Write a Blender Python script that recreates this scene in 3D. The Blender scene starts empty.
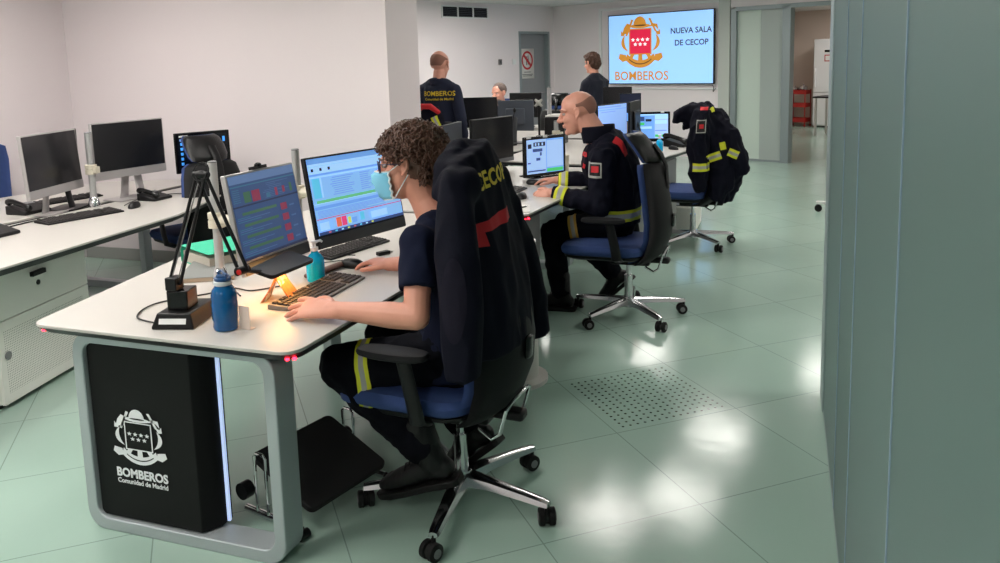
EXPO = -0.08
LAMP = 26.0
LAMP_DIM = 14.5
LAMPS = [(-1.45, 6.65, -0.4), (-0.85, 7.1, -0.4), (-0.62, 8.5, -0.4), (-1.75, 10.75, -0.4), (0.55, 10.6, -0.4), (-2.1, 1.2, -0.4), (-2.2, 3.6, -0.4), (-4.3, 1.2, -0.4), (-4.4, 3.6, -0.4),  # far aisle ones read off floor reflections; near desk ones unseen, added for brightness
         (-1.0, -0.8, -0.4), (-3.2, 2.3, -0.4), (-3.6, -0.9, -0.4), (-4.4, 7.6, -0.4), (-3.0, 9.2, -0.4), (-3.7, 10.3, -0.4), (1.8, 1.0, -0.4), (1.8, 4.2, -0.4), (1.9, 7.6, -0.4), (1.2, 15.6, -0.4), (1.5, 17.3, -0.4), (-5.0, 8.8, -0.4), (-3.2, 11.0, -0.4)]  # all unseen, added to brighten desks, walls and the rooms beyond
import bpy, bmesh, math, random
from mathutils import Vector as Vec, Matrix, noise
from mathutils.bvhtree import BVHTree
random.seed(7)
PI = math.pi
sin, cos = math.sin, math.cos
SC = bpy.context.scene
COL = SC.collection

# ---------------------------------------------------------------- materials
def lin(c):
    r = []
    for v in c:
        v = v / 255.0
        r.append(v / 12.92 if v <= 0.04045 else ((v + 0.055) / 1.055) ** 2.4)
    return (r[0], r[1], r[2], 1.0)

MATS = {}
def mat(name, rgb, rough=0.5, metal=0.0, emit=0.0, bump=0.0, bscale=200.0, spec=0.5, trans=0.0, var=0.0, vscale=4.0, coat=0.0):
    if name in MATS: return MATS[name]
    m = bpy.data.materials.new(name); m.use_nodes = True
    nt = m.node_tree; b = nt.nodes['Principled BSDF']
    b.inputs['Base Color'].default_value = lin(rgb)
    b.inputs['Roughness'].default_value = rough
    b.inputs['Metallic'].default_value = metal
    b.inputs['Specular IOR Level'].default_value = spec
    b.inputs['Transmission Weight'].default_value = trans
    b.inputs['Coat Weight'].default_value = coat
    if emit:
        b.inputs['Emission Color'].default_value = lin(rgb)
        b.inputs['Emission Strength'].default_value = emit
    if bump or var:
        tc = nt.nodes.new('ShaderNodeTexCoord')
    if bump:
        n = nt.nodes.new('ShaderNodeTexNoise'); n.inputs['Scale'].default_value = bscale; n.inputs['Detail'].default_value = 3
        bp = nt.nodes.new('ShaderNodeBump'); bp.inputs['Strength'].default_value = bump; bp.inputs['Distance'].default_value = 0.01
        nt.links.new(tc.outputs['Object'], n.inputs['Vector']); nt.links.new(n.outputs['Fac'], bp.inputs['Height'])
        nt.links.new(bp.outputs['Normal'], b.inputs['Normal'])
    if var:
        n2 = nt.nodes.new('ShaderNodeTexNoise'); n2.inputs['Scale'].default_value = vscale; n2.inputs['Detail'].default_value = 4
        mx = nt.nodes.new('ShaderNodeMix'); mx.data_type = 'RGBA'
        c = lin(rgb); mx.inputs[6].default_value = [x * (1 - var) for x in c[:3]] + [1]; mx.inputs[7].default_value = [min(1, x * (1 + var)) for x in c[:3]] + [1]
        nt.links.new(tc.outputs['Object'], n2.inputs['Vector']); nt.links.new(n2.outputs['Fac'], mx.inputs[0]); nt.links.new(mx.outputs[2], b.inputs['Base Color'])
    MATS[name] = m
    return m

WALLM = mat('painted_wall', (228, 219, 221), 0.75, bump=0.04, bscale=60)
CEILM = mat('ceiling_tile_white', (206, 203, 203), 0.85, bump=0.1, bscale=150)
TRIMM = mat('grey_skirting', (150, 152, 148), 0.5)
LAM = mat('white_laminate', (188, 184, 179), 0.32, var=0.02)
EDGE = mat('black_desk_edge', (22, 22, 24), 0.5)
SILVER = mat('silver_powder_coat', (172, 180, 183), 0.42, metal=0.3, bump=0.02, bscale=500)
DARKPANEL = mat('black_side_panel', (14, 14, 15), 0.6, spec=0.2)
WHITEP = mat('white_print', (230, 232, 235), 0.6)
BLACKP = mat('black_plastic', (13, 13, 15), 0.42, spec=0.28, bump=0.03, bscale=600)
BLACKG = mat('black_gloss', (11, 11, 13), 0.22, spec=0.35)
DGREY = mat('dark_grey_plastic', (48, 50, 54), 0.5)
GREYP = mat('grey_plastic', (120, 120, 122), 0.5)
SILVP = mat('silver_plastic', (176, 172, 172), 0.35, metal=0.3)
BEIGE = mat('cream_clamp', (205, 198, 180), 0.45)
ALU = mat('polished_aluminium', (205, 205, 208), 0.16, metal=1.0)
POLE = mat('satin_aluminium', (190, 190, 190), 0.35, metal=0.6)
CHROME = mat('chrome', (220, 220, 222), 0.08, metal=1.0)
BLUEF = mat('blue_fabric', (44, 66, 118), 0.85, bump=0.25, bscale=900, var=0.12, vscale=30)
NAVYC = mat('navy_cotton', (20, 25, 46), 0.9, spec=0.15, bump=0.25, bscale=500, var=0.15, vscale=14)
NAVYJ = mat('navy_jacket_cloth', (14, 15, 28), 0.8, spec=0.12, bump=0.3, bscale=350, var=0.2, vscale=9)
NAVYP = mat('navy_patch_cloth', (28, 26, 38), 0.85, spec=0.12, bump=0.3, bscale=350)
TROUS = mat('navy_trouser_cloth', (11, 12, 19), 0.9, spec=0.1, bump=0.3, bscale=400, var=0.2, vscale=12)
YEL = mat('yellow_reflective', (214, 216, 40), 0.6)
REFG = mat('grey_reflective', (165, 165, 160), 0.4)
REDC = mat('red_cloth', (190, 24, 34), 0.75)
GOLDT = mat('yellow_lettering', (222, 190, 40), 0.6)
LEATH = mat('black_leather', (12, 12, 13), 0.4, spec=0.3, bump=0.15, bscale=300)
RUBBER = mat('black_rubber', (15, 15, 15), 0.6, spec=0.25)
SKIN = mat('skin', (214, 150, 128), 0.5, bump=0.05, bscale=250, var=0.08, vscale=22)
SKIN2 = mat('skin_tanned', (210, 150, 130), 0.5, bump=0.05, bscale=250, var=0.08, vscale=22)
HAIRD = mat('dark_brown_hair', (86, 56, 42), 0.45)
HAIRB = mat('brown_hair', (74, 44, 28), 0.55, bump=0.5, bscale=150)
HAIRG = mat('grey_hair', (92, 78, 72), 0.8, bump=0.3, bscale=400)
HAIRS = mat('cropped_hair', (140, 98, 84), 0.8, bump=0.3, bscale=500)
MASKB = mat('surgical_mask_blue', (124, 196, 226), 0.8, bump=0.1, bscale=400)
MASKW = mat('mask_white', (222, 232, 235), 0.8)
GLASSF = mat('blue_glasses_frame', (34, 40, 84), 0.3)
LENS = mat('spectacle_lens', (210, 220, 235), 0.05, trans=0.9)
EYEW = mat('eye_white', (170, 160, 155), 0.3)
EYED = mat('eye_dark', (30, 22, 18), 0.2)
LEDR = mat('red_led', (255, 30, 50), 0.4, emit=14)
LEDW = mat('white_led', (190, 210, 250), 0.4, emit=0.8)
WARM = mat('warm_led', (255, 190, 110), 0.4, emit=22)
SCRD = mat('screen_off', (24, 25, 29), 0.22)
BOTTLE = mat('blue_bottle_plastic', (0, 92, 156), 0.1, trans=0.3)
GEL = mat('turquoise_gel', (8, 172, 232), 0.12, trans=0.05)
KEYD = mat('dark_keys', (40, 36, 36), 0.5)
KEYB = mat('key_base', (120, 112, 106), 0.5)
GREENB = mat('green_card', (44, 176, 140), 0.6)
PAPER = mat('paper', (226, 224, 220), 0.8)
ORANGE = mat('orange_paper', (238, 120, 60), 0.7, var=0.4, vscale=60)
TANW = mat('kitchen_wall', (224, 208, 198), 0.8)
FRIDGE = mat('fridge_white', (225, 225, 228), 0.35)
REDP = mat('red_plastic', (165, 32, 26), 0.45)
DOORM = mat('grey_door_paint', (134, 136, 140), 0.5)
FRAMEM = mat('grey_aluminium_frame', (140, 150, 152), 0.4, metal=0.35)
CLOCKW = mat('label_white', (225, 225, 225), 0.6)
BLUEL = mat('icon_blue', (60, 140, 220), 0.5, emit=0.9)
BRACK = mat('fan_silver', (178, 178, 172), 0.4, metal=0.3)

def screen(name, rgb, e=1.0):
    return mat('scr_' + name, rgb, 0.3, emit=e)

# floor: green vinyl raised-floor tiles, 600 mm, turned 40 degrees to the room
def floor_material():
    m = bpy.data.materials.new('green_vinyl_tiles'); m.use_nodes = True
    nt = m.node_tree; N = nt.nodes; L = nt.links; b = N['Principled BSDF']
    def math_(op, a, c=None, d=None):
        n = N.new('ShaderNodeMath'); n.operation = op
        for i, x in enumerate((a, c, d)):
            if x is None: continue
            if isinstance(x, (int, float)): n.inputs[i].default_value = x
            else: L.new(x, n.inputs[i])
        return n.outputs[0]
    g = N.new('ShaderNodeNewGeometry'); sp = N.new('ShaderNodeSeparateXYZ'); L.new(g.outputs['Position'], sp.inputs[0])
    X, Y = sp.outputs[0], sp.outputs[1]
    A = math.radians(40)
    u = math_('SUBTRACT', math_('ADD', math_('MULTIPLY', X, cos(A)), math_('MULTIPLY', Y, sin(A))), 1.5486)
    v = math_('SUBTRACT', math_('SUBTRACT', math_('MULTIPLY', Y, cos(A)), math_('MULTIPLY', X, sin(A))), 3.449)
    fu = math_('FRACT', math_('DIVIDE', u, 0.6)); fv = math_('FRACT', math_('DIVIDE', v, 0.6))
    du = math_('MINIMUM', fu, math_('SUBTRACT', 1.0, fu)); dv = math_('MINIMUM', fv, math_('SUBTRACT', 1.0, fv))
    d = math_('MINIMUM', du, dv)
    seam = math_('LESS_THAN', d, 0.0036)
    # perforated tile: u 0..0.6, v -0.6..0
    inu = math_('MULTIPLY', math_('GREATER_THAN', u, 0.035), math_('LESS_THAN', u, 0.575))
    inv = math_('MULTIPLY', math_('GREATER_THAN', v, -0.575), math_('LESS_THAN', v, -0.035))
    pu = math_('SUBTRACT', math_('FRACT', math_('DIVIDE', math_('SUBTRACT', u, 0.035), 0.036)), 0.5)
    pv = math_('SUBTRACT', math_('FRACT', math_('DIVIDE', math_('ADD', v, 0.575), 0.036)), 0.5)
    rr = math_('ADD', math_('MULTIPLY', pu, pu), math_('MULTIPLY', pv, pv))
    hole = math_('MULTIPLY', math_('MULTIPLY', inu, inv), math_('LESS_THAN', rr, 0.026))
    dark = math_('MAXIMUM', math_('MULTIPLY', seam, 0.42), hole)
    nz = N.new('ShaderNodeTexNoise'); nz.inputs['Scale'].default_value = 1.3; nz.inputs['Detail'].default_value = 5
    L.new(g.outputs['Position'], nz.inputs['Vector'])
    # every tile its own slight tone
    cell = N.new('ShaderNodeCombineXYZ'); L.new(math_('FLOOR', math_('DIVIDE', u, 0.6)), cell.inputs[0]); L.new(math_('FLOOR', math_('DIVIDE', v, 0.6)), cell.inputs[1])
    wn = N.new('ShaderNodeTexWhiteNoise'); L.new(cell.outputs[0], wn.inputs['Vector'])
    tone = math_('ADD', math_('MULTIPLY', nz.outputs['Fac'], 0.7), math_('MULTIPLY', wn.outputs['Value'], 0.3))
    mx = N.new('ShaderNodeMix'); mx.data_type = 'RGBA'
    mx.inputs[6].default_value = lin(FLOOR_A); mx.inputs[7].default_value = lin(FLOOR_B)
    L.new(tone, mx.inputs[0])
    mx2 = N.new('ShaderNodeMix'); mx2.data_type = 'RGBA'; mx2.inputs[7].default_value = lin((38, 52, 48))
    L.new(dark, mx2.inputs[0]); L.new(mx.outputs[2], mx2.inputs[6]); L.new(mx2.outputs[2], b.inputs['Base Color'])
    nr = N.new('ShaderNodeTexNoise'); nr.inputs['Scale'].default_value = 9; nr.inputs['Detail'].default_value = 6
    L.new(g.outputs['Position'], nr.inputs['Vector'])
    L.new(math_('ADD', math_('MULTIPLY', nr.outputs['Fac'], 0.06), 0.115), b.inputs['Roughness'])
    b.inputs['Specular IOR Level'].default_value = 0.45
    bp = N.new('ShaderNodeBump'); bp.inputs['Strength'].default_value = 0.05; bp.inputs['Distance'].default_value = 0.01
    n3 = N.new('ShaderNodeTexNoise'); n3.inputs['Scale'].default_value = 14; n3.inputs['Detail'].default_value = 2
    L.new(g.outputs['Position'], n3.inputs['Vector']); L.new(n3.outputs['Fac'], bp.inputs['Height']); L.new(bp.outputs['Normal'], b.inputs['Normal'])
    return m
FLOOR_A = (151, 179, 166); FLOOR_B = (170, 193, 181)

def frosted_material():
    m = bpy.data.materials.new('frosted_glass'); m.use_nodes = True
    nt = m.node_tree; N = nt.nodes; L = nt.links
    b = N['Principled BSDF']; out = N['Material Output']
    b.inputs['Base Color'].default_value = lin((176, 206, 198)); b.inputs['Roughness'].default_value = 0.42
    b.inputs['Specular IOR Level'].default_value = 0.5; b.inputs['Transmission Weight'].default_value = 1.0; b.inputs['IOR'].default_value = 1.35
    d = N.new('ShaderNodeBsdfDiffuse'); d.inputs[0].default_value = lin((124, 145, 142))
    mx = N.new('ShaderNodeMixShader'); mx.inputs[0].default_value = 0.45
    L.new(b.outputs[0], mx.inputs[1]); L.new(d.outputs[0], mx.inputs[2]); L.new(mx.outputs[0], out.inputs[0])
    return m
FROST = frosted_material()

# ---------------------------------------------------------------- mesh builder
def rotz(a): return Matrix.Rotation(a, 4, 'Z')
def T(x, y, z): return Matrix.Translation((x, y, z))
def frame(origin, xdir, ydir=None, zdir=None):
    """matrix with given x and approximate y (or z) axis"""
    x = Vec(xdir).normalized()
    if ydir is not None:
        y = Vec(ydir); y = (y - x * y.dot(x)).normalized(); z = x.cross(y)
    else:
        z = Vec(zdir); z = (z - x * z.dot(x)).normalized(); y = z.cross(x)
    M = Matrix((x, y, z)).transposed().to_4x4(); M.translation = Vec(origin)
    return M

class MB:
    def __init__(s, M=None): s.v = []; s.f = []; s.mi = []; s.M = M or Matrix.Identity(4)
    def add(s, vs, fs, mi=0):
        o = len(s.v); M = s.M
        s.v += [M @ Vec(p) for p in vs]
        s.f += [tuple(o + i for i in f) for f in fs]; s.mi += [mi] * len(fs)
    def box(s, x0, y0, z0, x1, y1, z1, mi=0, R=None):
        vs = [(x, y, z) for z in (z0, z1) for y in (y0, y1) for x in (x0, x1)]
        if R is not None: vs = [R @ Vec(p) for p in vs]
        s.add(vs, [(0, 2, 3, 1), (4, 5, 7, 6), (0, 1, 5, 4), (2, 6, 7, 3), (0, 4, 6, 2), (1, 3, 7, 5)], mi)
    def prism(s, poly, z0, z1, mi=0, top=None):
        n = len(poly)
        a = sum(poly[i][0] * poly[(i + 1) % n][1] - poly[(i + 1) % n][0] * poly[i][1] for i in range(n))
        if a < 0: poly = poly[::-1]
        vs = [(p[0], p[1], z0) for p in poly] + [(p[0], p[1], z1) for p in poly]
        s.add(vs, [tuple(reversed(range(n)))] + [(i, (i + 1) % n, n + (i + 1) % n, n + i) for i in range(n)], mi)
        s.f.append(tuple(len(s.v) - n + i for i in range(n))); s.mi.append(mi if top is None else top)
    def ring(s, pts, mi=0, cap0=True, cap1=True):
        """pts: list of rings (same length), lofted"""
        n = len(pts[0]); vs = [p for r in pts for p in r]; fs = []
        for k in range(len(pts) - 1):
            for i in range(n):
                fs.append((k * n + i, k * n + (i + 1) % n, (k + 1) * n + (i + 1) % n, (k + 1) * n + i))
        if cap0: fs.append(tuple(reversed(range(n))))
        if cap1: fs.append(tuple((len(pts) - 1) * n + i for i in range(n)))
        s.add(vs, fs, mi)
    def tube(s, P, R, n=10, mi=0, side=None, cap=True, dome=False, flat=1.0):
        """R: radius or list; flat: depth radius = R*flat (or list); side: preferred lateral vector"""
        P = [Vec(p) for p in P]; m = len(P)
        if not isinstance(R, (list, tuple)): R = [R] * m
        if not isinstance(flat, (list, tuple)): flat = [flat] * m
        rings = []; prev = None
        for k in range(m):
            t = (P[min(k + 1, m - 1)] - P[max(k - 1, 0)]).normalized()
            if side is not None: a = Vec(side)
            elif prev is not None: a = prev
            else: a = Vec((1, 0, 0)) if abs(t.x) < 0.8 else Vec((0, 1, 0))
            a = a - t * a.dot(t)
            if a.length < 1e-4: a = t.orthogonal()
            a.normalize(); prev = a; b = t.cross(a)
            rings.append((P[k], t, a, b, R[k], R[k] * flat[k]))
        def mk(c, a, b, ra, rb): return [c + a * (ra * cos(2 * PI * i / n)) + b * (rb * sin(2 * PI * i / n)) for i in range(n)]
        out = []
        if dome:
            c, t, a, b, ra, rb = rings[0]
            for q in (80, 55, 28):
                h = math.radians(q); e = min(ra, rb); out.append(mk(c - t * (e * sin(h)), a, b, ra * cos(h), rb * cos(h)))
        for c, t, a, b, ra, rb in rings: out.append(mk(c, a, b, ra, rb))
        if dome:
            c, t, a, b, ra, rb = rings[-1]
            for q in (28, 55, 80):
                h = math.radians(q); e = min(ra, rb); out.append(mk(c + t * (e * sin(h)), a, b, ra * cos(h), rb * cos(h)))
        s.ring(out, mi, cap, cap)
    def cyl(s, p0, p1, r0, r1=None, n=20, mi=0): s.tube([p0, p1], [r0, r0 if r1 is None else r1], n, mi)
    def lathe(s, prof, c=(0, 0, 0), n=28, mi=0, cap=True):
        rs = [[(c[0] + r * cos(2 * PI * i / n), c[1] + r * sin(2 * PI * i / n), c[2] + z) for i in range(n)] for r, z in prof]
        s.ring(rs, mi, cap, cap)
    def ell(s, c, r, n=16, m=10, mi=0, R=None):
        rs = []
        for k in range(m + 1):
            a = -PI / 2 + PI * k / m; a = max(-PI / 2 + 0.05, min(PI / 2 - 0.05, a)); row = []
            for i in range(n):
                p = Vec((r[0] * cos(a) * cos(2 * PI * i / n), r[1] * cos(a) * sin(2 * PI * i / n), r[2] * sin(a)))
                if R is not None: p = R @ p
                row.append(Vec(c) + p)
            rs.append(row)
        s.ring(rs, mi)
    def grid(s, rows, mi=0):
        n = len(rows[0]); vs = [p for r in rows for p in r]
        s.add(vs, [(k * n + i, k * n + i + 1, (k + 1) * n + i + 1, (k + 1) * n + i) for k in range(len(rows) - 1) for i in range(n - 1)], mi)
    def quad(s, a, b, c, d, mi=0): s.add([a, b, c, d], [(0, 1, 2, 3)], mi)
    def build(s, name, mats, parent=None, sharp=40, bevel=0, sub=0, loc=None, bseg=2):
        me = bpy.data.meshes.new(name); me.from_pydata([tuple(p) for p in s.v], [], s.f); me.update()
        bm = bmesh.new(); bm.from_mesh(me); bmesh.ops.recalc_face_normals(bm, faces=bm.faces); bm.to_mesh(me); bm.free()
        return finish(name, me, mats, parent, sharp, bevel, sub, s.mi, loc, bseg)

def finish(name, me, mats, parent, sharp=40, bevel=0, sub=0, mi=None, loc=None, bseg=2):
    if not isinstance(mats, (list, tuple)): mats = [mats]
    for m in mats: me.materials.append(m)
    if mi: me.polygons.foreach_set('material_index', mi)
    me.polygons.foreach_set('use_smooth', [True] * len(me.polygons))
    if sharp: me.set_sharp_from_angle(angle=math.radians(sharp))
    o = bpy.data.objects.new(name, me); COL.objects.link(o)
    if parent is not None: o.parent = parent
    if loc: o.location = loc
    if bevel:
        b = o.modifiers.new('bevel', 'BEVEL'); b.width = bevel; b.segments = bseg; b.limit_method = 'ANGLE'; b.angle_limit = math.radians(50)
    if sub:
        b = o.modifiers.new('sub', 'SUBSURF'); b.levels = sub; b.render_levels = sub
    return o

def tag(o, label=None, cat=None, group=None, kind=None):
    if label: o['label'] = label
    if cat: o['category'] = cat
    if group: o['group'] = group
    if kind: o['kind'] = kind
    return o
def thing(name, label, cat, loc=(0, 0, 0), rz=0, group=None):
    o = bpy.data.objects.new(name, None); COL.objects.link(o); o.empty_display_size = 0.1
    o.location = loc; o.rotation_euler = (0, 0, rz)
    return tag(o, label, cat, group)
def copy_tree(o, parent=None):
    c = o.copy(); COL.objects.link(c)
    if parent is not None: c.parent = parent
    for ch in [x for x in bpy.data.objects if x.parent == o]: copy_tree(ch, c)
    return c
def world_to(parent):
    """matrix from world to the (unevaluated) local space of a top-level thing"""
    return (Matrix.Translation(parent.location) @ parent.rotation_euler.to_matrix().to_4x4()).inverted()

def blob(name, mb, voxel, mats, parent=None, smooth=4, wr=0.0, wscale=9.0, seed=0, matfn=None, stretch=(1, 1, 0.45), strength=0.5):
    """one continuous skin over all the shapes in mb"""
    me = bpy.data.meshes.new('tmp'); me.from_pydata([tuple(p) for p in mb.v], [], mb.f); me.update()
    bm = bmesh.new(); bm.from_mesh(me); bmesh.ops.recalc_face_normals(bm, faces=bm.faces); bm.to_mesh(me); bm.free()
    o = bpy.data.objects.new('tmp', me); COL.objects.link(o)
    r = o.modifiers.new('r', 'REMESH'); r.mode = 'VOXEL'; r.voxel_size = voxel; r.adaptivity = 0
    if smooth:
        sm = o.modifiers.new('s', 'SMOOTH'); sm.factor = strength; sm.iterations = smooth
    dg = bpy.context.evaluated_depsgraph_get()
    me2 = bpy.data.meshes.new_from_object(o.evaluated_get(dg)); me2.name = name
    bpy.data.objects.remove(o); bpy.data.meshes.remove(me)
    if wr:
        cs = [v.co.copy() for v in me2.vertices]; ns = [v.normal.copy() for v in me2.vertices]
        for v, c, nn in zip(me2.vertices, cs, ns):
            q = Vec((c.x * stretch[0], c.y * stretch[1], c.z * stretch[2])) * wscale + Vec((seed * 7.1, 3.3, 1.7))
            w = noise.noise(q) + 0.5 * noise.noise(q * 2.3)
            w = 1 - 2 * abs(w) if True else w
            v.co = c + nn * (wr * (w - 0.5))
        me2.update()
    if not isinstance(mats, (list, tuple)): mats = [mats]
    me2.materials.clear()
    ob = finish(name, me2, mats, parent, sharp=0)
    if matfn:
        for p in me2.polygons: p.material_index = matfn(p.center)
    return ob
def bvh_of(ob):
    me = ob.data
    return BVHTree.FromPolygons([v.co.copy() for v in me.vertices], [tuple(p.vertices) for p in me.polygons])

def text_mesh(txt, size, bold=0.0, cut=0.0, align='CENTER', spacing=1.0, lines=None):
    """returns (verts2d, faces) of flat text"""
    cu = bpy.data.curves.new('t', 'FONT'); cu.body = txt; cu.size = size; cu.offset = bold; cu.align_x = align; cu.space_character = spacing
    cu.resolution_u = 3; cu.fill_mode = 'FRONT'
    ob = bpy.data.objects.new('t', cu); COL.objects.link(ob)
    dg = bpy.context.evaluated_depsgraph_get()
    me = bpy.data.meshes.new_from_object(ob.evaluated_get(dg))
    bpy.data.objects.remove(ob)
    if cut:
        bm = bmesh.new(); bm.from_mesh(me)
        bmesh.ops.triangulate(bm, faces=bm.faces)
        for _ in range(3):
            es = [e for e in bm.edges if e.calc_length() > cut]
            if not es: break
            bmesh.ops.subdivide_edges(bm, edges=es, cuts=1); bmesh.ops.triangulate(bm, faces=bm.faces)
        bm.to_mesh(me); bm.free()
    vs = [tuple(v.co) for v in me.vertices]; fs = [tuple(p.vertices) for p in me.polygons]
    return vs, fs
def put_text(mb, M, txt, size, mi=0, **k):
    vs, fs = text_mesh(txt, size, **k)
    old = mb.M; mb.M = old @ M; mb.add(vs, fs, mi); mb.M = old

def poly_cut(poly, cut):
    bm = bmesh.new(); vs = [bm.verts.new((p[0], p[1], 0)) for p in poly]; bm.faces.new(vs)
    bmesh.ops.triangulate(bm, faces=bm.faces)
    for _ in range(6):
        es = [e for e in bm.edges if e.calc_length() > cut]
        if not es: break
        bmesh.ops.subdivide_edges(bm, edges=es, cuts=1); bmesh.ops.triangulate(bm, faces=bm.faces)
    bm.verts.index_update()
    r = ([tuple(v.co) for v in bm.verts], [tuple(v.index for v in f.verts) for f in bm.faces]); bm.free()
    return r
def decal(name, target, M, pieces, mats, parent, off=0.002, back=0.15, maxd=0.5):
    """pieces: list of (verts, faces, mat index) in the local XY of M; pressed onto the target along -Z of M"""
    bv = bvh_of(target); mb = MB(); zd = (M.to_3x3() @ Vec((0, 0, 1))).normalized()
    for vs, fs, mi in pieces:
        out = []; ok = []
        for p in vs:
            w = M @ Vec(p); h = bv.ray_cast(w + zd * back, -zd, maxd)
            if h[0] is None: out.append(w); ok.append(False)
            else: out.append(h[0] + zd * off); ok.append(True)
        fs2 = [f for f in fs if all(ok[i] for i in f)]
        mb.add(out, fs2, mi)
    me = bpy.data.meshes.new(name); me.from_pydata([tuple(p) for p in mb.v], [], mb.f); me.update()
    return finish(name, me, mats, parent, sharp=0, mi=mb.mi)
def wrap_band(mb, bvh, P0, P1, widths, mis, n=40, off=0.003, rng=(0, 2 * PI), side=None, maxr=0.25, tilt=0):
    """rings of tape around the axis P0->P1, found by casting outward onto the cloth"""
    P0 = Vec(P0); P1 = Vec(P1); t = (P1 - P0).normalized()
    a = Vec(side) if side else t.orthogonal(); a = (a - t * a.dot(t)).normalized(); b = t.cross(a)
    s = 0
    for w, mi in zip(widths, mis):
        rows = []
        for k in range(4):
            d = s + w * k / 3; row = []
            for i in range(n + 1):
                an = rng[0] + (rng[1] - rng[0]) * i / n; dr = a * cos(an) + b * sin(an)
                o = P0 + t * (d + tilt * cos(an)); h = bvh.ray_cast(o, dr, maxr)
                p = h[0] if h[0] is not None else o + dr * 0.06
                row.append(p + dr * off)
            rows.append(row)
        # smooth rows against stray hits
        mb.grid(rows, mi); s += w
# ---------------------------------------------------------------- camera (solved from the floor tiles and the verticals)
F_PX, PITCH, ROLL, CAMH, YAW = 805.6, 0.138, -0.028, 1.5598, 0.3549 - math.radians(40)
def camera():
    Fv = Vec((0, cos(PITCH), -sin(PITCH))); X = Vec((1, 0, 0)); U = X.cross(Fv)
    X2 = X * cos(ROLL) + U * sin(ROLL); U2 = X2.cross(Fv)
    c, s = cos(YAW), sin(YAW); R = Matrix(((c, s, 0), (-s, c, 0), (0, 0, 1)))
    X2, U2, Fv = R @ X2, R @ U2, R @ Fv
    cam = bpy.data.cameras.new('camera'); o = bpy.data.objects.new('camera', cam); COL.objects.link(o)
    M = Matrix((X2, U2, -Fv)).transposed().to_4x4(); M.translation = (0, 0, CAMH); o.matrix_world = M
    cam.sensor_width = 36; cam.lens = F_PX / 1000 * 36; cam.shift_y = -(281.5 - 174.3) / 1000; cam.clip_start = 0.05; cam.clip_end = 100
    SC.camera = o
camera()
SC.view_settings.view_transform = 'Standard'; SC.view_settings.look = 'None'; SC.view_settings.gamma = 1
SC.view_settings.use_curve_mapping = False; SC.view_settings.exposure = EXPO
w = bpy.data.worlds.new('world'); SC.world = w; w.use_nodes = True
w.node_tree.nodes['Background'].inputs[0].default_value = (0.5, 0.52, 0.55, 1); w.node_tree.nodes['Background'].inputs[1].default_value = 0.15

# ---------------------------------------------------------------- room shell
HC = 2.5
def struct(name, mb, mats, parent=None, **k):
    o = mb.build(name, mats, parent, **k)
    if parent is None: o['kind'] = 'structure'
    return o
mb = MB(); mb.box(-8.2, -3, -0.1, 6.2, 23.5, 0); struct('floor', mb, floor_material())
# ceiling with tile grid bump
cm = bpy.data.materials.new('ceiling_tiles'); cm.use_nodes = True
nt = cm.node_tree; b = nt.nodes['Principled BSDF']; b.inputs['Roughness'].default_value = 0.85
br = nt.nodes.new('ShaderNodeTexBrick'); br.offset = 0; br.inputs['Scale'].default_value = 1; br.inputs['Brick Width'].default_value = 0.6; br.inputs['Row Height'].default_value = 0.6
br.inputs['Mortar Size'].default_value = 0.006; br.inputs['Color1'].default_value = lin((212, 208, 207)); br.inputs['Color2'].default_value = lin((206, 203, 202)); br.inputs['Mortar'].default_value = lin((150, 146, 146))
tc = nt.nodes.new('ShaderNodeTexCoord'); mp = nt.nodes.new('ShaderNodeMapping'); mp.inputs['Rotation'].default_value = (0, 0, math.radians(23.3))
nt.links.new(tc.outputs['Object'], mp.inputs[0]); nt.links.new(mp.outputs[0], br.inputs[0]); nt.links.new(br.outputs[0], b.inputs['Base Color'])
mb = MB(); mb.box(-8.2, -3, HC, 6.2, 23.5, HC + 0.1); struct('ceiling', mb, cm)

def wall_box(mb, p, q, t, z0=0, z1=HC, mi=0):
    """thick wall from p to q, thickness t to the left of p->q"""
    p = Vec((p[0], p[1], 0)); q = Vec((q[0], q[1], 0)); d = (q - p).normalized(); n = Vec((-d.y, d.x, 0)) * t
    mb.prism([(p.x, p.y), (q.x, q.y), ((q + n).x, (q + n).y), ((p + n).x, (p + n).y)], z0, z1, mi)
mb = MB(); wall_box(mb, (-5.65, -3), (-5.65, 5.19), 0.2); struct('wall_left', mb, WALLM)
mb = MB(); mb.box(-8.0, 5.19, 0, -2.68, 5.71, HC); struct('wall_pillar', mb, WALLM)
mb = MB(); mb.box(-5.64, 5.178, 0.002, -2.69, 5.19, 0.1); struct('baseboard_pillar', mb, TRIMM)
mb = MB(); wall_box(mb, (6.2, -2.4), (-5.85, -2.4), 0.2); struct('wall_rear', mb, WALLM)
mb = MB(); wall_box(mb, (3.4, 13.5), (3.4, -2.4), 0.2); struct('wall_right', mb, WALLM)
CO = Vec((-3.91, 13.96, 0)); DT = Vec((0.919, -0.395, 0)).normalized(); DW = Vec((-0.383, -0.924, 0)).normalized()
NT = Vec((-DT.y, DT.x, 0))   # away from room for the screen wall
if NT.y < 0: NT = -NT
NW = Vec((0.924, -0.383, 0)) # into the room from the door wall
def tvp(s, z=0, off=0): return CO + DT * s - NT * off + Vec((0, 0, z))      # off > 0 comes into the room
def dwp(s, z=0, off=0): return CO + DW * s + NW * off + Vec((0, 0, z))
def slab(mb, P, s0, s1, z0, z1, o0, o1, mi=0):
    a = [P(s, z, o) for z in (z0, z1) for o in (o0, o1) for s in (s0, s1)]
    mb.add(a, [(0, 2, 3, 1), (4, 5, 7, 6), (0, 1, 5, 4), (2, 6, 7, 3), (0, 4, 6, 2), (1, 3, 7, 5)], mi)
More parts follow.
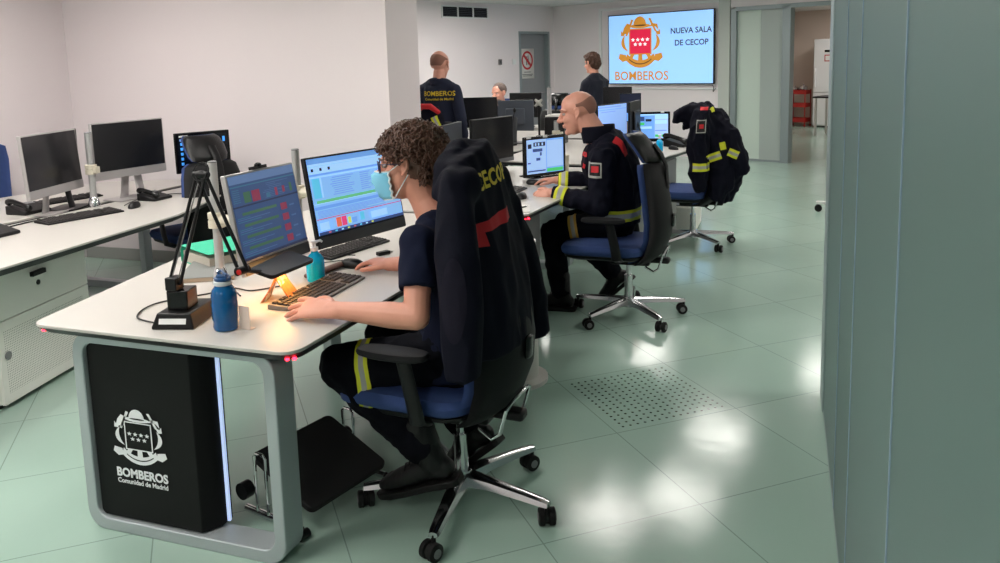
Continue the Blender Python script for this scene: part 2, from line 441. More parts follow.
# door wall with its opening 0.12..0.93
mb = MB(); slab(mb, dwp, 0.95, 9.6, 0, HC, -0.2, 0); slab(mb, dwp, -0.3, 0.13, 0, HC, -0.2, 0); slab(mb, dwp, 0.13, 0.95, 2.07, HC, -0.2, 0)
struct('wall_back', mb, WALLM)
d = thing('door_1', 'grey painted door with a no entry notice, closed', 'door', dwp(0.54), 0); d['kind'] = 'structure'
del d['label']; del d['category']
W2 = T(*(-dwp(0.54)))
mb = MB(W2); slab(mb, dwp, 0.18, 0.9, 0.005, 2.03, -0.12, -0.07); mb.build('door_leaf', DOORM, d, bevel=0.003)
mb = MB(W2); slab(mb, dwp, 0.13, 0.18, 0, 2.07, -0.14, 0.012); slab(mb, dwp, 0.9, 0.95, 0, 2.07, -0.14, 0.012); slab(mb, dwp, 0.18, 0.9, 2.03, 2.07, -0.14, 0.012); mb.build('door_frame', FRAMEM, d)
mb = MB(W2); mb.cyl(dwp(0.25, 1.02, -0.07), dwp(0.25, 1.02, -0.02), 0.012); mb.tube([dwp(0.25, 1.02, -0.025), dwp(0.37, 1.02, -0.025)], 0.01); mb.build('door_handle', ALU, d)
# screen wall, s 0..3.38 then glazed front with the kitchen opening
mb = MB(); slab(mb, tvp, -0.3, 3.38, 0, HC, -0.2, 0); slab(mb, tvp, 3.38, 7.7, 2.27, HC, -0.2, 0); slab(mb, tvp, 5.9, 7.7, 0, 2.27, -0.2, 0)
struct('wall_front', mb, WALLM)
mb = MB(); slab(mb, tvp, 3.2, 3.38, 0, HC, 0, 0.03); struct('trim_1', mb, TRIMM if False else mat('pale_grey_post', (186, 190, 184), 0.6))
# glazed sliding door and its frame
d = thing('door_2', None, None, tvp(4.0)); d['kind'] = 'structure'
W2 = T(*(-tvp(4.0)))
mb = MB(W2)
slab(mb, tvp, 3.39, 3.47, 0, 2.25, -0.12, 0.01); slab(mb, tvp, 4.18, 4.3, 0, 2.25, -0.12, 0.02); slab(mb, tvp, 3.47, 5.9, 2.21, 2.27, -0.12, 0.02); slab(mb, tvp, 3.47, 4.18, 0, 0.03, -0.08, -0.02); slab(mb, tvp, 5.82, 5.9, 0, 2.21, -0.12, 0.01)
mb.build('door_frame', FRAMEM, d)
mb = MB(W2); slab(mb, tvp, 3.47, 4.18, 0.03, 2.21, -0.06, -0.048)
pale = bpy.data.materials.new('pale_frosted_glass'); pale.use_nodes = True
b = pale.node_tree.nodes['Principled BSDF']; b.inputs['Base Color'].default_value = lin((214, 228, 218)); b.inputs['Roughness'].default_value = 0.35; b.inputs['Transmission Weight'].default_value = 0.25
mb.build('glass_pane', pale, d)
mb = MB(W2); slab(mb, tvp, 3.84, 4.16, 0.03, 2.21, -0.045, -0.03); mb.build('sliding_pane', mat('grey_glass', (176, 186, 182), 0.3, trans=0.15), d)
# kitchen beyond
mb = MB(); mb.prism([(-2.4, 20.6), (2.6, 18.6), (2.7, 18.8), (-2.3, 20.8)], 0, HC)
struct('wall_kitchen_end', mb, TANW)
mb = MB(); mb.prism([(-0.75, 12.95), (-0.05, 19.7), (-0.25, 19.75), (-0.95, 12.95)], 0, HC)
struct('wall_kitchen_side', mb, TANW)
mb = MB(); wall_box(mb, (3.6, 19.4), (3.6, 13.4), 0.2); struct('wall_kitchen_far', mb, TANW)

# frosted partition beside the camera
PX = 0.18
mb = MB()
for y in (-2.4, -1.5, -0.55, 0.5, 1.44): mb.box(PX, y + 0.002, 0.012, PX + 0.012, {-2.4: -1.5, -1.5: -0.55, -0.55: 0.5, 0.5: 1.44, 1.44: 2.27}[y] - 0.002, HC - 0.03)
mb.box(PX, 2.274, 0.012, PX + 0.012, 2.80, HC - 0.03); mb.box(PX, 2.806, 0.012, PX + 0.012, 3.62, HC - 0.03)
p = mb.build('window_1', FROST); p['kind'] = 'structure'
mb = MB(); mb.box(PX - 0.002, -2.4, 0.0, PX + 0.03, 3.86, 0.012)
mb.box(PX - 0.006, 3.62, 0.0, PX + 0.05, 3.84, HC)
struct('trim_2', mb, mat('partition_frame', (150, 166, 166), 0.4, metal=0.3), bevel=0.004)
mb = MB()
for y in (-1.5, -0.55, 0.5, 1.44, 2.27, 2.803): mb.box(PX - 0.0025, y - 0.003, 0.012, PX + 0.014, y + 0.003, HC)
struct('trim_3', mb, mat('glass_joint', (150, 172, 190), 0.3))

# ---------------------------------------------------------------- ceiling lights, many of them unseen panels added for brightness
LAMPM = mat('light_diffuser', (255, 250, 244), 0.5, emit=LAMP)
LAMPD = mat('light_diffuser_dimmed', (255, 250, 244), 0.5, emit=LAMP_DIM)
lightmesh = None
def lamp(x, y, sx=0.6, sy=0.6, rz=0.0, label=None):
    t = thing('ceiling_light', label or 'square white recessed ceiling light panel', 'ceiling light', (x, y, HC), rz, 'recessed ceiling light panels')
    mb = MB(); mb.box(-sx / 2, -sy / 2, -0.012, sx / 2, sy / 2, -0.002); mb.build('diffuser', LAMPD if (5 < y < 12 and (-3.3 < x < 1 or x < -4.8)) else LAMPM, t)
    mb = MB(); e = 0.02
    mb.box(-sx / 2 - e, -sy / 2 - e, -0.016, -sx / 2, sy / 2 + e, -0.001); mb.box(sx / 2, -sy / 2 - e, -0.016, sx / 2 + e, sy / 2 + e, -0.001)
    mb.box(-sx / 2, -sy / 2 - e, -0.016, sx / 2, -sy / 2, -0.001); mb.box(-sx / 2, sy / 2, -0.016, sx / 2, sy / 2 + e, -0.001)
    mb.build('frame', mat('white_trim', (225, 225, 225), 0.5), t)
    return t
for x, y, r in LAMPS: lamp(x, y, rz=r)
# ---------------------------------------------------------------- emblem (helmet, axe, pick, hoses, shield with seven stars, ribbon)
def arc(cx, cy, rx, ry, a0, a1, n): return [(cx + rx * cos(math.radians(a0 + (a1 - a0) * i / n)), cy + ry * sin(math.radians(a0 + (a1 - a0) * i / n))) for i in range(n + 1)]
def cres(cx, cy, r, w, a0, a1, n=12):
    o = [(cx + (r + w * sin(PI * i / n)) * cos(math.radians(a0 + (a1 - a0) * i / n)), cy + (r + w * sin(PI * i / n)) * sin(math.radians(a0 + (a1 - a0) * i / n))) for i in range(n + 1)]
    return o + arc(cx, cy, r, r, a1, a0, n)
def star(cx, cy, r): return [(cx + (r if k % 2 == 0 else r * 0.45) * sin(PI * k / 5), cy + (r if k % 2 == 0 else r * 0.45) * cos(PI * k / 5)) for k in range(10)]
def emblem(mb, M, c_main, c_shield, c_edge, c_star, c_dark):
    old = mb.M; mb.M = old @ M
    def P(poly, z, mi):
        mb.add([(p[0], p[1], z) for p in poly], [tuple(range(len(poly)))], mi)
    # wheel spokes
    for a in (-28, 0, 28):
        s_ = math.radians(a); dx, dy = sin(s_), -cos(s_)
        P([(-0.04 + dx * 0.25, -0.18), (0.04 + dx * 0.25, -0.18), (0.06 + dx * 0.62, dy * 0.52), (-0.06 + dx * 0.62, dy * 0.52)], 0.0, c_main)
    # ribbon
    P(arc(0, 0.0, 0.50, 0.62, 222, 318, 16) + arc(0, 0.06, 0.44, 0.5, 318, 222, 16), 0.002, c_main)
    P(arc(0, 0.02, 0.455, 0.56, 232, 308, 14) + arc(0, 0.02, 0.44, 0.535, 308, 232, 14), 0.003, c_dark)
    for s_ in (-1, 1): P([(s_ * 0.36, -0.30), (s_ * 0.52, -0.27), (s_ * 0.55, -0.38), (s_ * 0.45, -0.47), (s_ * 0.34, -0.44)], 0.0015, c_main)
    # curved horns
    P(cres(0.0, 0.05, 0.40, 0.085, 160, 222), 0.001, c_main); P(cres(0.0, 0.05, 0.40, 0.085, 20, -42), 0.001, c_main)
    for s_ in (-1, 1): P([(s_ * 0.41, 0.16), (s_ * 0.36, 0.28), (s_ * 0.44, 0.24), (s_ * 0.48, 0.30), (s_ * 0.49, 0.17)], 0.001, c_main)
    # axe (left) and pick (right)
    P([(-0.22, 0.56), (-0.17, 0.54), (-0.33, 0.15), (-0.37, 0.17)], 0.002, c_main)
    P([(-0.33, 0.47), (-0.22, 0.42), (-0.27, 0.28), (-0.31, 0.20), (-0.45, 0.23), (-0.41, 0.36)], 0.002, c_main)
    P([(0.20, 0.56), (0.25, 0.57), (0.40, 0.26), (0.36, 0.24)], 0.002, c_main)
    P([(0.20, 0.36), (0.30, 0.44), (0.42, 0.42), (0.45, 0.27), (0.37, 0.36), (0.28, 0.37)], 0.002, c_main)
    # helmet
    P(arc(-0.01, 0.40, 0.16, 0.22, 0, 180, 16), 0.003, c_main)
    P(arc(0.0, 0.39, 0.25, 0.055, 0, 360, 20), 0.0032, c_main)
    P(arc(0.0, 0.405, 0.155, 0.018, 0, 360, 16), 0.0045, c_dark)
    # shield
    P([(-0.28, -0.30), (0.28, -0.30), (0.28, 0.33), (-0.28, 0.33)], 0.005, c_edge)
    P([(-0.255, -0.275), (0.255, -0.275), (0.255, 0.305), (-0.255, 0.305)], 0.0065, c_shield)
    for k in range(4): P(star(-0.18 + 0.12 * k, 0.06, 0.052), 0.008, c_star)
    for k in range(3): P(star(-0.12 + 0.12 * k, -0.05, 0.052), 0.008, c_star)
    mb.M = old

# ---------------------------------------------------------------- desks
def round_poly(poly, r, n=5):
    out = []; m = len(poly)
    for i in range(m):
        a = Vec(poly[i - 1]); b = Vec(poly[i]); c = Vec(poly[(i + 1) % m])
        u = (a - b).normalized(); v = (c - b).normalized(); th = u.angle(v); d = min(r / math.tan(th / 2), (a - b).length * 0.45, (c - b).length * 0.45)
        p, q = b + u * d, b + v * d
        for k in range(n + 1):
            t = k / n; out.append(tuple((p * (1 - t) ** 2 + b * 2 * t * (1 - t) + q * t * t)))
    return out
def inset(poly, d):
    c = Vec((sum(p[0] for p in poly) / len(poly), sum(p[1] for p in poly) / len(poly)))
    return [tuple(Vec(p) + (c - Vec(p)).normalized() * d) for p in poly]
def desk_top(t, poly, rad=0.07):
    W = world_to(t); P = round_poly(poly, rad)
    mb = MB(W); mb.prism(P, 0.729, 0.74); mb.build('desktop', LAM, t, bevel=0.002)
    n = len(P); I = inset(P, 0.035); mb = MB(W)
    mb.ring([[(p[0], p[1], 0.7025) for p in I], [(p[0], p[1], 0.7285) for p in P]])
    mb.build('edge_band', EDGE, t)
def loop_frame(t, x0, x1, y0, y1, band=0.05, top=0.702, yaw=0.0, name='leg_frame', z0=0.0, M=None):
    W = world_to(t) if M is None else M
    mb = MB(W)
    def rr(a0, a1, b0, b1, r, n=6):
        pts = []
        for cx, cz, s0 in ((a1 - r, b1 - r, 0), (a0 + r, b1 - r, 90), (a0 + r, b0 + r, 180), (a1 - r, b0 + r, 270)):
            for k in range(n + 1):
                an = math.radians(s0 + 90 * k / n); pts.append((cx + r * cos(an), cz + r * sin(an)))
        return pts
    O = rr(x0, x1, z0, top, 0.07); I = rr(x0 + band, x1 - band, z0 + band, top - band * 0.8, 0.045)
    n = len(O); vs = []
    for (P, y) in ((O, y0), (I, y0), (I, y1), (O, y1)): vs += [(p[0], y, p[1]) for p in P]
    fs = []
    for a, b_ in ((0, 1), (1, 2), (2, 3), (3, 0)):
        for i in range(n): fs.append((a * n + i, a * n + (i + 1) % n, b_ * n + (i + 1) % n, b_ * n + i))
    mb.add(vs, fs); return mb.build(name, SILVER, t, bevel=0.004)
def led(t, p, d):
    W = world_to(t); mb = MB(W); mb.ell(p, (0.007, 0.007, 0.005), 10, 6)
    q = Vec(p) + Vec(d) * 0.022; mb.ell(q, (0.007, 0.007, 0.005), 10, 6); mb.build('indicator_light', LEDR, t)

D1 = [(-1.335, 1.905), (-2.365, 1.915), (-2.57, 3.0), (-2.62, 4.0), (-1.30, 4.0)]
t = thing('control_desk', 'white topped desk nearest the camera, its end carrying a black panel with a white emblem', 'desk', (-1.85, 2.05, 0), 0, 'white control room desks')
desk_top(t, D1)
led(t, (-1.375, 1.935, 0.709), (0.8, 0.5, 0)); led(t, (-2.345, 1.95, 0.709), (-0.3, 1, 0))
loop_frame(t, -2.26, -1.455, 1.975, 2.075, band=0.042)
loop_frame(t, -2.26, -1.455, 3.5, 3.6)
W = world_to(t); mb = MB(W); mb.box(-2.15, 2.076, 0.6, -2.05, 3.5, 0.7); mb.build('cable_tray', EDGE, t)
mb = MB(W)
mb.prism([(-2.213, 1.99), (-1.79, 1.99), (-1.752, 2.045), (-1.752, 2.10), (-2.213, 2.10)], 0.047, 0.664); ob = mb.build('end_panel', DARKPANEL, t, bevel=0.003)
mb = MB(W); emblem(mb, frame((-2.018, 1.9865, 0.352), (1, 0, 0), zdir=(0, -1, 0)) @ Matrix.Diagonal((0.205, 0.158, 0.16, 1)), 0, 1, 0, 0, 1)
mb.build('emblem', [WHITEP, DARKPANEL], ob)
mb = MB(W)
put_text(mb, frame((-2.019, 1.9875, 0.203), (1, 0, 0), zdir=(0, -1, 0)), 'BOMBEROS', 0.0425, bold=0.0018, spacing=1.0)
put_text(mb, frame((-2.019, 1.9875, 0.179), (1, 0, 0), zdir=(0, -1, 0)), 'Comunidad de Madrid', 0.0235, bold=0.0007)
mb.build('lettering', WHITEP, ob)
mb = MB(W); mb.box(-1.7515, 2.07, 0.052, -1.742, 2.08, 0.66); mb.build('light_strip', LEDW, t)
mb = MB(W); mb.lathe([(0.17, 0.0), (0.17, 0.02), (0.125, 0.03), (0.125, 0.7)], (-1.25, 3.62, 0.0), 28); mb.build('round_pedestal', LAM, t)

D2 = [(-1.31, 4.07), (-2.45, 4.07), (-2.60, 5.12), (-2.55, 6.0), (-1.14, 6.03)]
t = thing('control_desk', 'white topped desk in front of the bald seated man in fire jacket', 'desk', (-1.85, 5.0, 0), 0, 'white control room desks')
desk_top(t, D2); led(t, (-1.335, 4.12, 0.709), (0.8, 0.5, 0))
loop_frame(t, -2.3, -1.5, 4.15, 4.25); loop_frame(t, -2.3, -1.5, 5.7, 5.8)
W = world_to(t); mb = MB(W); mb.box(-1.75, 4.25, 0.1, -1.73, 5.7, 0.7); mb.build('modesty_panel', GREYP, t)
D3 = [(-1.10, 6.10), (-2.3, 6.35), (-2.3, 8.2), (-0.66, 7.98)]
t = thing('control_desk', 'white topped desk beside the black jacket hung on a swivel chair', 'desk', (-1.5, 7.1, 0), 0, 'white control room desks')
desk_top(t, D3); led(t, (-1.12, 6.16, 0.709), (0.8, 0.5, 0))
loop_frame(t, -2.15, -1.35, 0.0 + 6.45, 6.52)

# left pair of desks, back to back
DL = [(-3.17, 2.35), (-3.31, 3.70), (-3.62, 4.62), (-4.06, 4.85), (-4.06, 1.95), (-3.15, 1.9)]
t = thing('control_desk', 'white topped desk at the left edge with a perforated white cabinet below', 'desk', (-3.7, 3.3, 0), 0, 'white control room desks')
desk_top(t, DL)
W = world_to(t); mb = MB(W); mb.box(-3.97, 3.3, 0.64, -3.52, 3.4, 0.70); mb.box(-4.04, 4.6, 0.0, -3.99, 4.7, 0.7); mb.box(-4.04, 3.3, 0.66, -3.97, 4.6, 0.7); mb.build('cable_tray', DGREY, t)
DM = [(-4.14, 1.95), (-4.14, 5.0), (-4.9, 4.75), (-5.08, 3.7), (-5.05, 1.9)]
t = thing('control_desk', 'white topped desk backing onto the left edge desk, by the wall', 'desk', (-4.6, 3.3, 0), 0, 'white control room desks')
desk_top(t, DM); loop_frame(t, -5.0, -4.3, 4.45, 4.52)

# cabinets under desks: local frame x along the front, y into the cabinet, z up
def cabinet(name, label, loc, rz, w, depth, h, z0, matw, perf=True):
    t = thing(name, label, 'cabinet', loc, rz, None)
    mb = MB(); mb.box(0.0, 0.02, z0, w, depth, h); mb.build('carcass', matw, t, bevel=0.012)
    mb = MB(); mb.box(0.003, 0.0, h - 0.24, w - 0.003, 0.0195, h - 0.004); dr = mb.build('drawer', matw, t, bevel=0.003)
    mb = MB(); mb.box(w * 0.36, -0.022, h - 0.085, w * 0.5, -0.0005, h - 0.06); mb.build('handle', BLACKP, dr, bevel=0.004)
    mb = MB(); mb.cyl((w * 0.44, -0.004, h - 0.125), (w * 0.44, -0.0005, h - 0.125), 0.013); mb.build('lock', BLACKP, dr)
    pm = matw
    if perf:
        pm = bpy.data.materials.new('perforated_white'); pm.use_nodes = True
        nt = pm.node_tree; N = nt.nodes; L = nt.links; b = N['Principled BSDF']; b.inputs['Roughness'].default_value = 0.5
        tc = N.new('ShaderNodeTexCoord'); s = N.new('ShaderNodeSeparateXYZ'); L.new(tc.outputs['Object'], s.inputs[0])
        def mth(op, a, c):
            n = N.new('ShaderNodeMath'); n.operation = op
            for i, x in enumerate((a, c)):
                if isinstance(x, (int, float)): n.inputs[i].default_value = x
                else: L.new(x, n.inputs[i])
            return n.outputs[0]
        fx = mth('SUBTRACT', mth('FRACT', mth('DIVIDE', s.outputs[0], 0.0115), 0), 0.5); fz = mth('SUBTRACT', mth('FRACT', mth('DIVIDE', s.outputs[2], 0.0115), 0), 0.5)
        rr = mth('ADD', mth('MULTIPLY', fx, fx), mth('MULTIPLY', fz, fz)); hole = mth('LESS_THAN', rr, 0.055)
        inx = mth('MULTIPLY', mth('GREATER_THAN', s.outputs[0], 0.035), mth('LESS_THAN', s.outputs[0], w - 0.06))
        inz = mth('MULTIPLY', mth('GREATER_THAN', s.outputs[2], z0 + 0.05), mth('LESS_THAN', s.outputs[2], h - 0.29))
        k = mth('MULTIPLY', hole, mth('MULTIPLY', inx, inz))
        mx = N.new('ShaderNodeMix'); mx.data_type = 'RGBA'; mx.inputs[6].default_value = lin((236, 235, 228)); mx.inputs[7].default_value = lin((140, 140, 134))
        L.new(k, mx.inputs[0]); L.new(mx.outputs[2], b.inputs['Base Color'])
    mb = MB(); mb.box(0.003, 0.0, z0 + 0.002, w - 0.003, 0.0195, h - 0.244); d_ = mb.build('door', pm, t, bevel=0.003)
    if perf:
        mb = MB(); mb.cyl((0.05, -0.006, h - 0.41), (0.05, -0.0005, h - 0.41), 0.02); mb.build('pull', GREYP, d_)
    mb = MB(); mb.box(0.03, 0.05, 0, w - 0.03, depth - 0.03, z0); mb.build('plinth', BLACKP, t)
    return t
CABW = mat('cabinet_white', (236, 235, 228), 0.5)
cabinet('desk_cabinet', 'white cabinet with perforated door under the left edge desk', (-3.42, 2.60, 0), math.radians(103), 0.69, 0.5, 0.668, 0.025, CABW)
cabinet('desk_cabinet', 'grey cabinet with a lock under the desk behind the bald seated man', (-1.09, 6.28, 0), math.radians(77), 0.86, 0.5, 0.695, 0.03, mat('cabinet_grey', (150, 152, 150), 0.5), perf=False)
t = thing('pedestal_box', 'low white box on the floor beneath the chair with the hung jacket', 'box', (-0.90, 7.42, 0))
mb = MB(); mb.box(-0.16, -0.2, 0.001, 0.16, 0.3, 0.24); mb.build('body', CABW, t, bevel=0.02)
mb = MB(); mb.box(-0.15, -0.19, 0.2405, 0.15, 0.29, 0.25); mb.build('lid', GREYP, t)

# ---------------------------------------------------------------- swivel chairs
def pad_rows(prof, n=14, curve=0.05, edge=0.9):
    """prof: list of (z, x_centre, half width, thickness). closed curved cushion, front towards +x"""
    rings = []
    for z, xc, hw, th in prof:
        fr = []; bk = []
        for i in range(n + 1):
            t_ = -1 + 2 * i / n; y = hw * t_; xf = xc + curve * t_ * t_
            q = max(0.0, 1 - abs(t_) ** 5); fr.append((xf + th * 0.5 * q ** 0.5, y, z)); bk.append((xf - th * 0.5 * q ** 0.5, y, z))
        rings.append(fr + bk[::-1])
    return rings
def swivel_chair(name, label, loc, rz, star, group=None, headrest=True, arms=True, blue=BLUEF, hr_mat=LEATH):
    t = thing(name, label, 'chair', loc, rz, group)
    # star base
    mb = MB()
    mb.cyl((0, 0, 0.065), (0, 0, 0.125), 0.042, 0.036, 24)
    ang = [star + 2 * PI * k / 5 for k in range(5)]
    for a in ang:
        d = Vec((cos(a), sin(a), 0)); sd = Vec((-sin(a), cos(a), 0))
        rings = []
        for f_, h, w_, th in ((0.0, 0.098, 0.040, 0.045), (0.3, 0.098, 0.030, 0.034), (0.7, 0.09, 0.024, 0.026), (0.93, 0.084, 0.021, 0.022), (1.0, 0.081, 0.017, 0.018)):
            c = d * (0.025 + 0.325 * f_) + Vec((0, 0, h)); rings.append([c + sd * (w_ * x) + Vec((0, 0, th * z)) for x, z in ((-1, -0.35), (-0.75, 0.35), (-0.3, 0.5), (0.3, 0.5), (0.75, 0.35), (1, -0.35), (0.6, -0.5), (-0.6, -0.5))])
        mb.ring(rings)
    mb.build('star_base', ALU, t, sharp=35)
    for i, a in enumerate(ang):
        d = Vec((cos(a), sin(a), 0)); c = d * 0.343; sw = a + 0.6 + i * 0.9; s_ = Vec((cos(sw), sin(sw), 0)); f_ = Vec((-sin(sw), cos(sw), 0)); c2 = c + f_ * 0.012
        mb = MB(); mb.cyl(c + Vec((0, 0, 0.05)), c + Vec((0, 0, 0.08)), 0.008, n=12)
        for q in (-1, 1):
            o = c2 + Vec((0, 0, 0.03)) + s_ * (q * 0.018)
            mb.tube([o - s_ * 0.011, o - s_ * 0.008, o + s_ * 0.008, o + s_ * 0.011], [0.026, 0.03, 0.03, 0.026], 24)
        mb.tube([c2 + Vec((0, 0, 0.03)) - s_ * 0.006, c2 + Vec((0, 0, 0.03)) + s_ * 0.006], 0.024, 16)
        cst = mb.build('caster', RUBBER, t, sharp=50)
        mb = MB()
        o = c2 + Vec((0, 0, 0.03)); mb.tube([o - s_ * 0.0315, o + s_ * 0.0315], 0.015, 16)
        mb.build('hub_cap', GREYP, cst)
    mb = MB(); mb.cyl((0, 0, 0.12), (0, 0, 0.26), 0.026, 0.024, 24); mb.build('lift_sleeve', ALU, t)
    mb = MB(); mb.cyl((0, 0, 0.255), (0, 0, 0.36), 0.014, n=18); mb.build('gas_lift', CHROME, t)
    # mechanism
    mb = MB(); mb.box(-0.14, -0.075, 0.335, 0.1, 0.075, 0.385); mb.box(-0.25, -0.03, 0.345, -0.12, 0.03, 0.38); mb.box(-0.06, -0.13, 0.35, 0.0, 0.13, 0.375)
    mb.build('mechanism', BLACKP, t, bevel=0.012)
    # chromed tilt lever bow under the back
    mb = MB(); mb.tube([(-0.12, -0.10, 0.34), (-0.17, -0.11, 0.315), (-0.20, -0.11, 0.335), (-0.225, -0.11, 0.42), (-0.235, -0.06, 0.44), (-0.235, 0.06, 0.44), (-0.225, 0.11, 0.42), (-0.20, 0.11, 0.335), (-0.17, 0.11, 0.315), (-0.12, 0.10, 0.34)], 0.007, 8)
    mb.build('tilt_bow', ALU, t)
    # seat
    def rrect(hx, hy, r, cx=0.12, n=6):
        pts = []
        for sx, sy, s0 in ((1, 1, 0), (-1, 1, 90), (-1, -1, 180), (1, -1, 270)):
            for k in range(n + 1):
                an = math.radians(s0 + 90 * k / n); pts.append((cx + sx * (hx - r) + r * cos(an), sy * (hy - r) + r * sin(an)))
        return pts
    mb = MB(); rs = []
    for hx, hy, z in ((0.215, 0.2, 0.386), (0.235, 0.225, 0.40), (0.24, 0.23, 0.415)): rs.append([(p[0], p[1], z) for p in rrect(hx, hy, 0.08)])
    mb.ring(rs); mb.build('seat_shell', BLACKP, t)
    mb = MB(); rs = []
    for hx, hy, z in ((0.235, 0.228, 0.416), (0.25, 0.245, 0.43), (0.255, 0.25, 0.455), (0.245, 0.24, 0.476), (0.2, 0.2, 0.486), (0.1, 0.1, 0.484)):
        rs.append([(p[0], p[1], z - 0.06 * max(0, (p[0] - 0.28)) - 0.006 * (abs(p[0]) < 0.1) * 0) for p in rrect(hx, hy, 0.09)])
    mb.ring(rs); mb.build('seat', blue, t)
    # back
    prof = [(0.345, -0.11, 0.12, 0.03), (0.36, -0.125, 0.17, 0.05), (0.42, -0.19, 0.205, 0.06), (0.52, -0.225, 0.225, 0.065), (0.62, -0.232, 0.23, 0.065), (0.74, -0.218, 0.225, 0.06), (0.86, -0.20, 0.21, 0.055), (0.93, -0.187, 0.19, 0.045), (0.955, -0.18, 0.15, 0.03)]
    mb = MB(); mb.ring(pad_rows(prof, curve=0.06)); mb.build('back_shell', mat('chair_shell', (17, 17, 19), 0.6, spec=0.2, bump=0.05, bscale=500), t, sharp=0)
    mb = MB(); mb.ring(pad_rows([(z + (0.012 if z < 0.5 else -0.004), x + 0.035 + (0.0), hw * 1.0, th * 0.85) for z, x, hw, th in prof], curve=0.06)); mb.build('back_cushion', blue, t, sharp=0)
    mb = MB(); mb.tube([(-0.268, 0, 0.58), (-0.27, 0, 0.64)], [0.03, 0.03], 14, side=(0, 1, 0), flat=0.35, dome=True); mb.build('lumbar_knob', BLACKG, t)
    if headrest:
        mb = MB(); mb.tube([(-0.235, 0, 0.80), (-0.228, 0, 0.93), (-0.20, 0, 1.0), (-0.155, 0, 1.06)], [0.035, 0.03, 0.028, 0.028], 12, side=(0, 1, 0), flat=0.35); mb.build('headrest_arm', BLACKP, t)
        hp = [(0.955, -0.185, 0.09, 0.02), (0.965, -0.185, 0.125, 0.034), (1.0, -0.167, 0.142, 0.038), (1.06, -0.128, 0.145, 0.038), (1.11, -0.088, 0.135, 0.036), (1.13, -0.07, 0.11, 0.02)]
        mb = MB(); mb.ring(pad_rows(hp, curve=0.06)); mb.build('headrest_shell', hr_mat, t, sharp=0)
        mb = MB(); mb.ring(pad_rows([(z, x + 0.018, hw * 1.02, th) for z, x, hw, th in hp], curve=0.06)); mb.build('headrest_pad', blue, t, sharp=0)
    if arms:
        for q in (-1, 1):
            mb = MB()
            mb.tube([(0.01, q * 0.235, 0.40), (0.01, q * 0.285, 0.42), (0.02, q * 0.295, 0.50), (0.05, q * 0.295, 0.635)], [0.03, 0.03, 0.028, 0.026], 12, side=(1, 0, 0), flat=0.45)
            ar = mb.build('arm_post', BLACKP, t)
            mb = MB(); rs = []
            for s_, z in ((0.80, 0.632), (0.97, 0.638), (1.0, 0.648), (0.96, 0.658), (0.8, 0.661)):
                rs.append([(0.085 + 0.13 * s_ * cos(a_) * (1.0), q * 0.295 + 0.045 * s_ * (abs(sin(a_)) ** 0.6) * (1 if sin(a_) > 0 else -1), z) for a_ in [2 * PI * i / 24 for i in range(24)]])
            mb.ring(rs); mb.build('arm_pad', mat('arm_pad_grey', (24, 24, 26), 0.65, spec=0.2), ar)
    return t
LEFTF = PI
swivel_chair('swivel_chair', 'blue seated swivel chair holding the curly haired man, jacket over its back', (-1.07, 2.50, 0), PI - 0.06, math.radians(-8) - PI, headrest=False)
swivel_chair('swivel_chair', 'swivel chair with blue seat and headrest occupied by the bald man in fire jacket', (-0.885, 4.75, 0), PI - 0.02, math.radians(-47) - PI)
swivel_chair('swivel_chair', 'empty swivel chair carrying the black jacket with yellow bands', (-0.72, 6.78, 0), PI - 0.1, math.radians(-57) - PI + 0.25, arms=False)
swivel_chair('swivel_chair', 'empty swivel chair with black headrest and back beyond the left desk end', (-3.76, 4.46, 0), PI - 0.35, 0.4)
